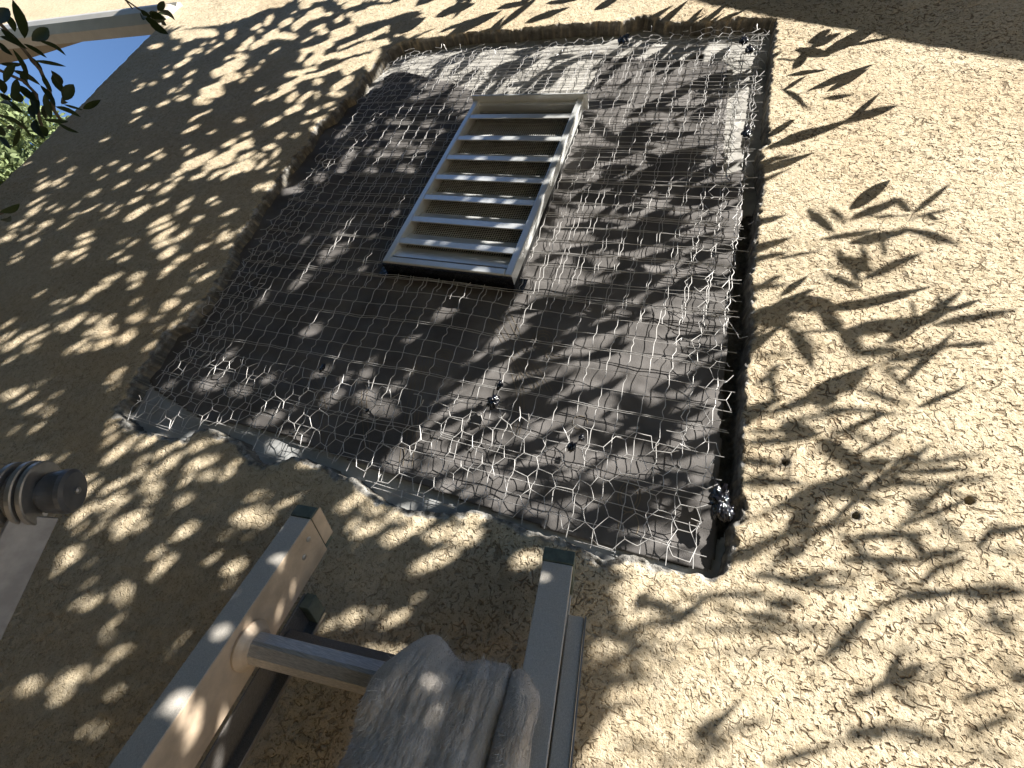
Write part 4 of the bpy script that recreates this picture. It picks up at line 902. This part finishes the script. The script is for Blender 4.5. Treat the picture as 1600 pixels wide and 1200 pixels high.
def canopy(seed, la_, lb_, passes, budget):
    rg = np.random.default_rng(seed); out = []
    cov = LM_ | OUT
    for (L0, L1, wf0, wf1, tries, tol) in passes:
        for k in range(tries):
            if k % 400 == 0:
                free = np.flatnonzero((~cov).ravel())
                if len(free) < budget: return out
            f = free[rg.integers(len(free))]; i, j = divmod(int(f), GY)
            if cov[i, j]: continue
            c = np.array([PX[i, j], PY[i, j]]); L = rg.uniform(L0, L1); w = L*rg.uniform(wf0, wf1)
            for a in range(5):
                th = rg.normal(1.2, .9) if rg.random() < .6 else rg.uniform(0, 2*np.pi)
                off = np.array([math.cos(th), math.sin(th)])*L*rg.uniform(-.35, .35)
                P = leafpoly(c+off, th, L, w, rg.normal(0, .07))
                sl, m = cells(P)
                if m.size == 0 or not m.any(): continue
                bad = (m & LM_[sl]).sum()
                bo = (m & OUT[sl]).sum()
                if bad <= tol*m.sum() and bo <= .35*m.sum():
                    cov[sl] |= m; out.append((P, rg.uniform(la_, lb_))); break
    return out
can = canopy(1, 1.60, 1.80, [(.09, .15, .14, .20, 5000, .004), (.05, .09, .16, .24, 9000, .01), (.025, .05, .22, .34, 16000, .02), (.012, .028, .3, .5, 14000, .03)], 600)
LM0 = LM_.copy()
for dx, dy in ((3, 0), (-3, 0), (0, 3), (0, -3), (2, 2), (-2, 2), (2, -2), (-2, -2)): LM_ |= np.roll(np.roll(LM0, dx, 0), dy, 1)
can += canopy(2, 1.9, 2.5, [(.10, .16, .15, .21, 4500, .0), (.05, .09, .18, .24, 5000, .0)], 3000)

tree = empty('oleander_tree', (.75, -1.95, GZ), 'tall oleander with dark narrow leaves hanging in at the top left corner', 'tree')
rg = np.random.default_rng(9)
LV = []; LF = []; nv_ = 0
def addleaf(A, C, B):
    global nv_
    n = len(A); V = np.concatenate([A, C, B]); LV.append(V)
    for i in range(n-1):
        LF.append((nv_+i, nv_+i+1, nv_+n+i+1, nv_+n+i)); LF.append((nv_+n+i, nv_+n+i+1, nv_+2*n+i+1, nv_+2*n+i))
    nv_ += 3*n
cl = np.array(cam.location)
for P, L in can:
    A, C, B = place(P, L, rg, rg.normal(0, .08))
    if np.linalg.norm(C[3]-cl) < .40: 
        A, C, B = place(P, L+.5, rg)
    addleaf(A, C, B)
for P in dark:
    L = rg.uniform(1.15, 1.8)
    while True:
        A, C, B = place(P, L, rg, rg.normal(0, .06))
        Q = (np.concatenate([A, B])-cl); cc = Q@np.array([w3(rx), w3(dn), w3(fw)]).T
        if not ((cc[:, 2] > 0) & (np.abs(cc[:, 0]) < 1.25*cc[:, 2]) & (np.abs(cc[:, 1]) < .95*cc[:, 2])).any(): break
        L += .08
    addleaf(A, C, B)
me_ = mesh_np('foliage', np.concatenate(LV), np.array(LF), M['leaf'], tree, True); me_['kind'] = 'stuff'
# unseen crown leaves added to block sky light, kept off the wall's lit parts
VQ = np.array([w2pq(*wl(*p)) for p in ((30, 30), (1600, 0), (1600, 1200), (0, 1200), (0, 330))])
nb = 30000
pos = np.stack([rg.uniform(-6.5, 1.6, nb), rg.uniform(-4.4, -1.15, nb), rg.uniform(-1.6, 3.8, nb)], 1)
d = rg.normal(0, 1, (nb, 3)); d /= np.linalg.norm(d, axis=1)[:, None]; sd = np.cross(d, rg.normal(0, 1, (nb, 3))); sd /= np.linalg.norm(sd, axis=1)[:, None]
L = rg.uniform(.14, .26, (nb, 1)); w = L*.17
V = np.stack([pos, pos+d*L*.45+sd*w, pos+d*L, pos+d*L*.45-sd*w], 1)
ok = np.linalg.norm(pos-cl, axis=1) > .75
# a gap towards the open sky, mirrored in the vent and the ladder
for o_, d_ in (((-.45, 0, .87), (-.38, -.56, .73)), ((-.15, -.1, -.1), (-.2, -.92, .35))):
    v_ = pos-np.array(o_); v_ /= np.linalg.norm(v_, axis=1)[:, None]; d_ = np.array(d_)/np.linalg.norm(d_)
    ok &= v_@d_ < math.cos(math.radians(20))
LMD = LM_ | ~SHM
for f in np.linspace(0, 1, 12):
    for g_ in (-1, -.5, 0, .5, 1):
        wd = (f/.45 if f < .45 else (1-f)/.55)*g_
        Pt = V[:, 0]+(V[:, 2]-V[:, 0])*f+(V[:, 1]-V[:, 3])*.5*wd
        a, b = Pt@PA, Pt@QA
        gi = ((a-p0[0])/ST).astype(int); gj = ((b-p0[1])/ST).astype(int)
        ing = (gi >= 0) & (gi < GX) & (gj >= 0) & (gj < GY)
        blocked = np.zeros(nb, bool); blocked[ing] = LMD[gi[ing], gj[ing]]
        blocked[~ing] = True
        vis = inside(VQ, a, b)
        ok &= ~(blocked & (vis | (ing & (pdist(VQ, a, b) < .05))))
V = V[ok].reshape(-1, 3)
cr2 = mesh_np('crown', V, np.arange(len(V)).reshape(-1, 4), M['leaf'], tree); cr2['kind'] = 'stuff'  # added leaves out of view that dim the sky light
print('crown leaves', len(V)//4)
# twigs, limbs and trunk
def litfrac(Pw, r):
    """share of a limb's shadow that would fall on the spots of light"""
    P = np.array(Pw); pq = np.stack([P@PA, P@QA], 1); g = ((pq-p0)/ST).astype(int)
    ok = (g[:, 0] >= 0) & (g[:, 0] < GX) & (g[:, 1] >= 0) & (g[:, 1] < GY)
    g = g[ok]
    if len(g) == 0: return 0
    w_ = max(1, int(r/ST)); c = 0
    for dx in (-w_, 0, w_):
        gx = np.clip(g[:, 0]+dx, 0, GX-1); c += (LM_[gx, g[:, 1]] | OUT[gx, g[:, 1]]).sum()
    return c/(3*len(P))
tb = MB()
base = np.array([.75, -1.95, GZ-.05]); top = np.array([.62, -1.85, .35])
t = np.linspace(0, 1, 14)[:, None]
tb.tube(base+(top-base)*t+.05*np.sin(t*5)*np.array([[1, .4, 0]]), np.linspace(.075, .045, 14), 10)
tb.build('trunk', M['bark'], tree, smooth=True)
lb_ = MB(); nl = 0
for k in range(400):
    if nl > 34: break
    P, L = can[rg.integers(len(can))]
    e = np.concatenate([P.mean(0), [L+.05]])@inv.T
    mid = (top+e)/2+rg.normal(0, .15, 3)+np.array([0, -.15, .1])
    t = np.linspace(0, 1, 24)[:, None]
    C = (1-t)**2*top+2*t*(1-t)*mid+t*t*e
    if litfrac(C, .006) > .02 or np.min(np.linalg.norm(C-cl, axis=1)) < .4: continue
    lb_.tube(C, np.linspace(.014, .003, 24), 6); nl += 1
for P in dark[::4]:
    e = np.concatenate([P[0], [1.15]])@inv.T
    s2 = e+S*rg.uniform(1.2, 1.7); mid = (s2+top)/2+np.array([.2, -.1, .3])
    t = np.linspace(0, 1, 16)[:, None]
    lb_.tube(e+(s2-e)*t, np.linspace(.0016, .004, 16), 5)
lb_.build('limbs', M['bark'], tree, smooth=True)

# the sprigs that hang into view
fv = MB(); stem = MB()
def ray(px, py, dist):
    d = RM.T @ np.array([(px-800)/F, (py-600)/F, 1.0]); d = np.array([d[0], d[2], -d[1]]); d /= np.linalg.norm(d)
    return cl+d*dist
def frond(txt, dist, s=3):
    for q in txt.split(';'):
        x1, y1, x2, y2, w = [float(v)/s for v in q.split(',')]
        d0 = dist*rg.uniform(.93, 1.07); d1 = d0*rg.uniform(.93, 1.07)
        a, b = ray(x1, y1, d0), ray(x2, y2, d1)
        ax = b-a; L = np.linalg.norm(ax); ax /= L
        view = (a-cl)/np.linalg.norm(a-cl); sd_ = np.cross(ax, view); sd_ /= np.linalg.norm(sd_); nn = np.cross(sd_, ax)
        wm = w*np.linalg.norm(ray(x1+1, y1, d0)-a)*.78
        bend = rg.normal(0, .05)
        C = a+np.outer(prof_t*L, ax)+np.outer(np.sin(prof_t*3.1)*bend*L, sd_)
        k = rg.uniform(-.4, .4)
        A = C+np.outer(prof_k*wm, sd_+nn*k); B = C-np.outer(prof_k*wm, sd_-nn*k); C2 = C+np.outer(prof_k*wm*.3, nn)
        n = 7
        fv.add(np.concatenate([A, C2, B]), [(i, i+1, n+i+1, n+i) for i in range(n-1)]+[(n+i, n+i+1, 2*n+i+1, 2*n+i) for i in range(n-1)])
frond(FRONT[0], .95); frond(FRONT[1], 1.25); frond(FRONT[2], .9)
def stemline(pts, dist, r):
    P = [ray(x/3, y/3, dist*(1+.01*i)) for i, (x, y) in enumerate(pts)]
    Q = []
    for a, b in zip(P[:-1], P[1:]): Q += [a+(b-a)*t for t in np.linspace(0, 1, 6)[:-1]]
    stem.tube(np.array(Q+[P[-1]]), r, 6)
stemline([(-300, -120), (0, 110), (110, 230), (190, 330), (230, 420), (255, 520), (290, 570)], .95, .0022)
stemline([(-300, 200), (0, 330), (110, 380), (170, 440), (185, 560), (200, 600)], .96, .002)
stemline([(-200, 480), (0, 540), (60, 560), (110, 600)], .94, .0016)
stemline([(560, -60), (590, 0), (640, 35), (700, 75), (750, 100)], 1.25, .0014)
stemline([(620, 40), (580, -10), (500, -100)], 1.25, .0012)
stemline([(-200, 1000), (0, 1000), (40, 985)], .9, .002)
o = fv.build('hanging_leaves', M['leaf'], tree, smooth=True); o['kind'] = 'stuff'
stem.build('hanging_twigs', M['bark'], tree, smooth=True)['kind'] = 'stuff'

# unseen hedge added some metres behind the ladder to block light from the horizon
hg = empty('sky_blocker_hedge', (-1.5, -5.0, GZ), 'tall dark hedge added unseen behind the ladder to block sky light', 'hedge')
nb = 26000
pos = np.stack([rg.uniform(-9, 3, nb), rg.uniform(-5.8, -4.8, nb), rg.uniform(GZ, 3.2, nb)], 1)
d = rg.normal(0, 1, (nb, 3)); d /= np.linalg.norm(d, axis=1)[:, None]; sd = np.cross(d, rg.normal(0, 1, (nb, 3))); sd /= np.linalg.norm(sd, axis=1)[:, None]
L = rg.uniform(.12, .28, (nb, 1)); w = L*.3
V = np.stack([pos, pos+d*L*.45+sd*w, pos+d*L, pos+d*L*.45-sd*w], 1).reshape(-1, 3)
hc = mesh_np('crown', V, np.arange(nb*4).reshape(-1, 4), M['leaf'], hg); hc['kind'] = 'stuff'
hs = MB()
for k in range(14):
    t_ = np.linspace(0, 1, 6)[:, None]; b_ = np.array([-7.6+k*.95, -5.1, GZ-.05]); hs.tube(b_+t_*np.array([.1, .1, 5.2]), np.linspace(.05, .02, 6), 6)
hs.build('stems', M['bark'], hg, smooth=True)['kind'] = 'stuff'

# pale bushy tree seen past the corner of the house
def ray_far(px, py, dist): return ray(px, py, dist)
c0 = ray_far(-6, 258, 13.0)
bt_ = empty('garden_tree', (c0[0], c0[1], GZ), 'pale green leafy garden tree beyond the left corner of the house', 'tree')
nb = 22000
cen = np.array([c0+np.array([rg.normal(0, .55), rg.normal(0, .5), rg.normal(0, .38)]) for _ in range(46)])
ci = rg.integers(len(cen), size=nb); dirs = rg.normal(0, 1, (nb, 3)); dirs /= np.linalg.norm(dirs, axis=1)[:, None]
pos = cen[ci]+dirs*(rg.random((nb, 1))**.5)*.42
d = rg.normal(0, 1, (nb, 3)); d[:, 2] += .3; d /= np.linalg.norm(d, axis=1)[:, None]
sd = np.cross(d, rg.normal(0, 1, (nb, 3))); sd /= np.linalg.norm(sd, axis=1)[:, None]
L = rg.uniform(.09, .17, (nb, 1)); w = L*.2
V = np.stack([pos, pos+d*L*.45+sd*w, pos+d*L, pos+d*L*.45-sd*w], 1).reshape(-1, 3)
cr_ = mesh_np('crown', V, np.arange(nb*4).reshape(-1, 4), M['leaf2'], bt_); cr_['kind'] = 'stuff'
tk = MB(); b_ = np.array([c0[0], c0[1], GZ-.05]); tt = np.linspace(0, 1, 10)[:, None]
tk.tube(b_+(c0-b_)*tt, np.linspace(.12, .05, 10), 9)
for k in range(9):
    e = cen[k*5]; s0 = b_+(c0-b_)*(.55+.04*k); tk.tube(s0+(e-s0)*tt, np.linspace(.04, .01, 10), 6)
tk.build('trunk', M['bark'], bt_, smooth=True)
bpy.context.view_layer.update()
print('leaves', len(can), 'strokes', len(dark))
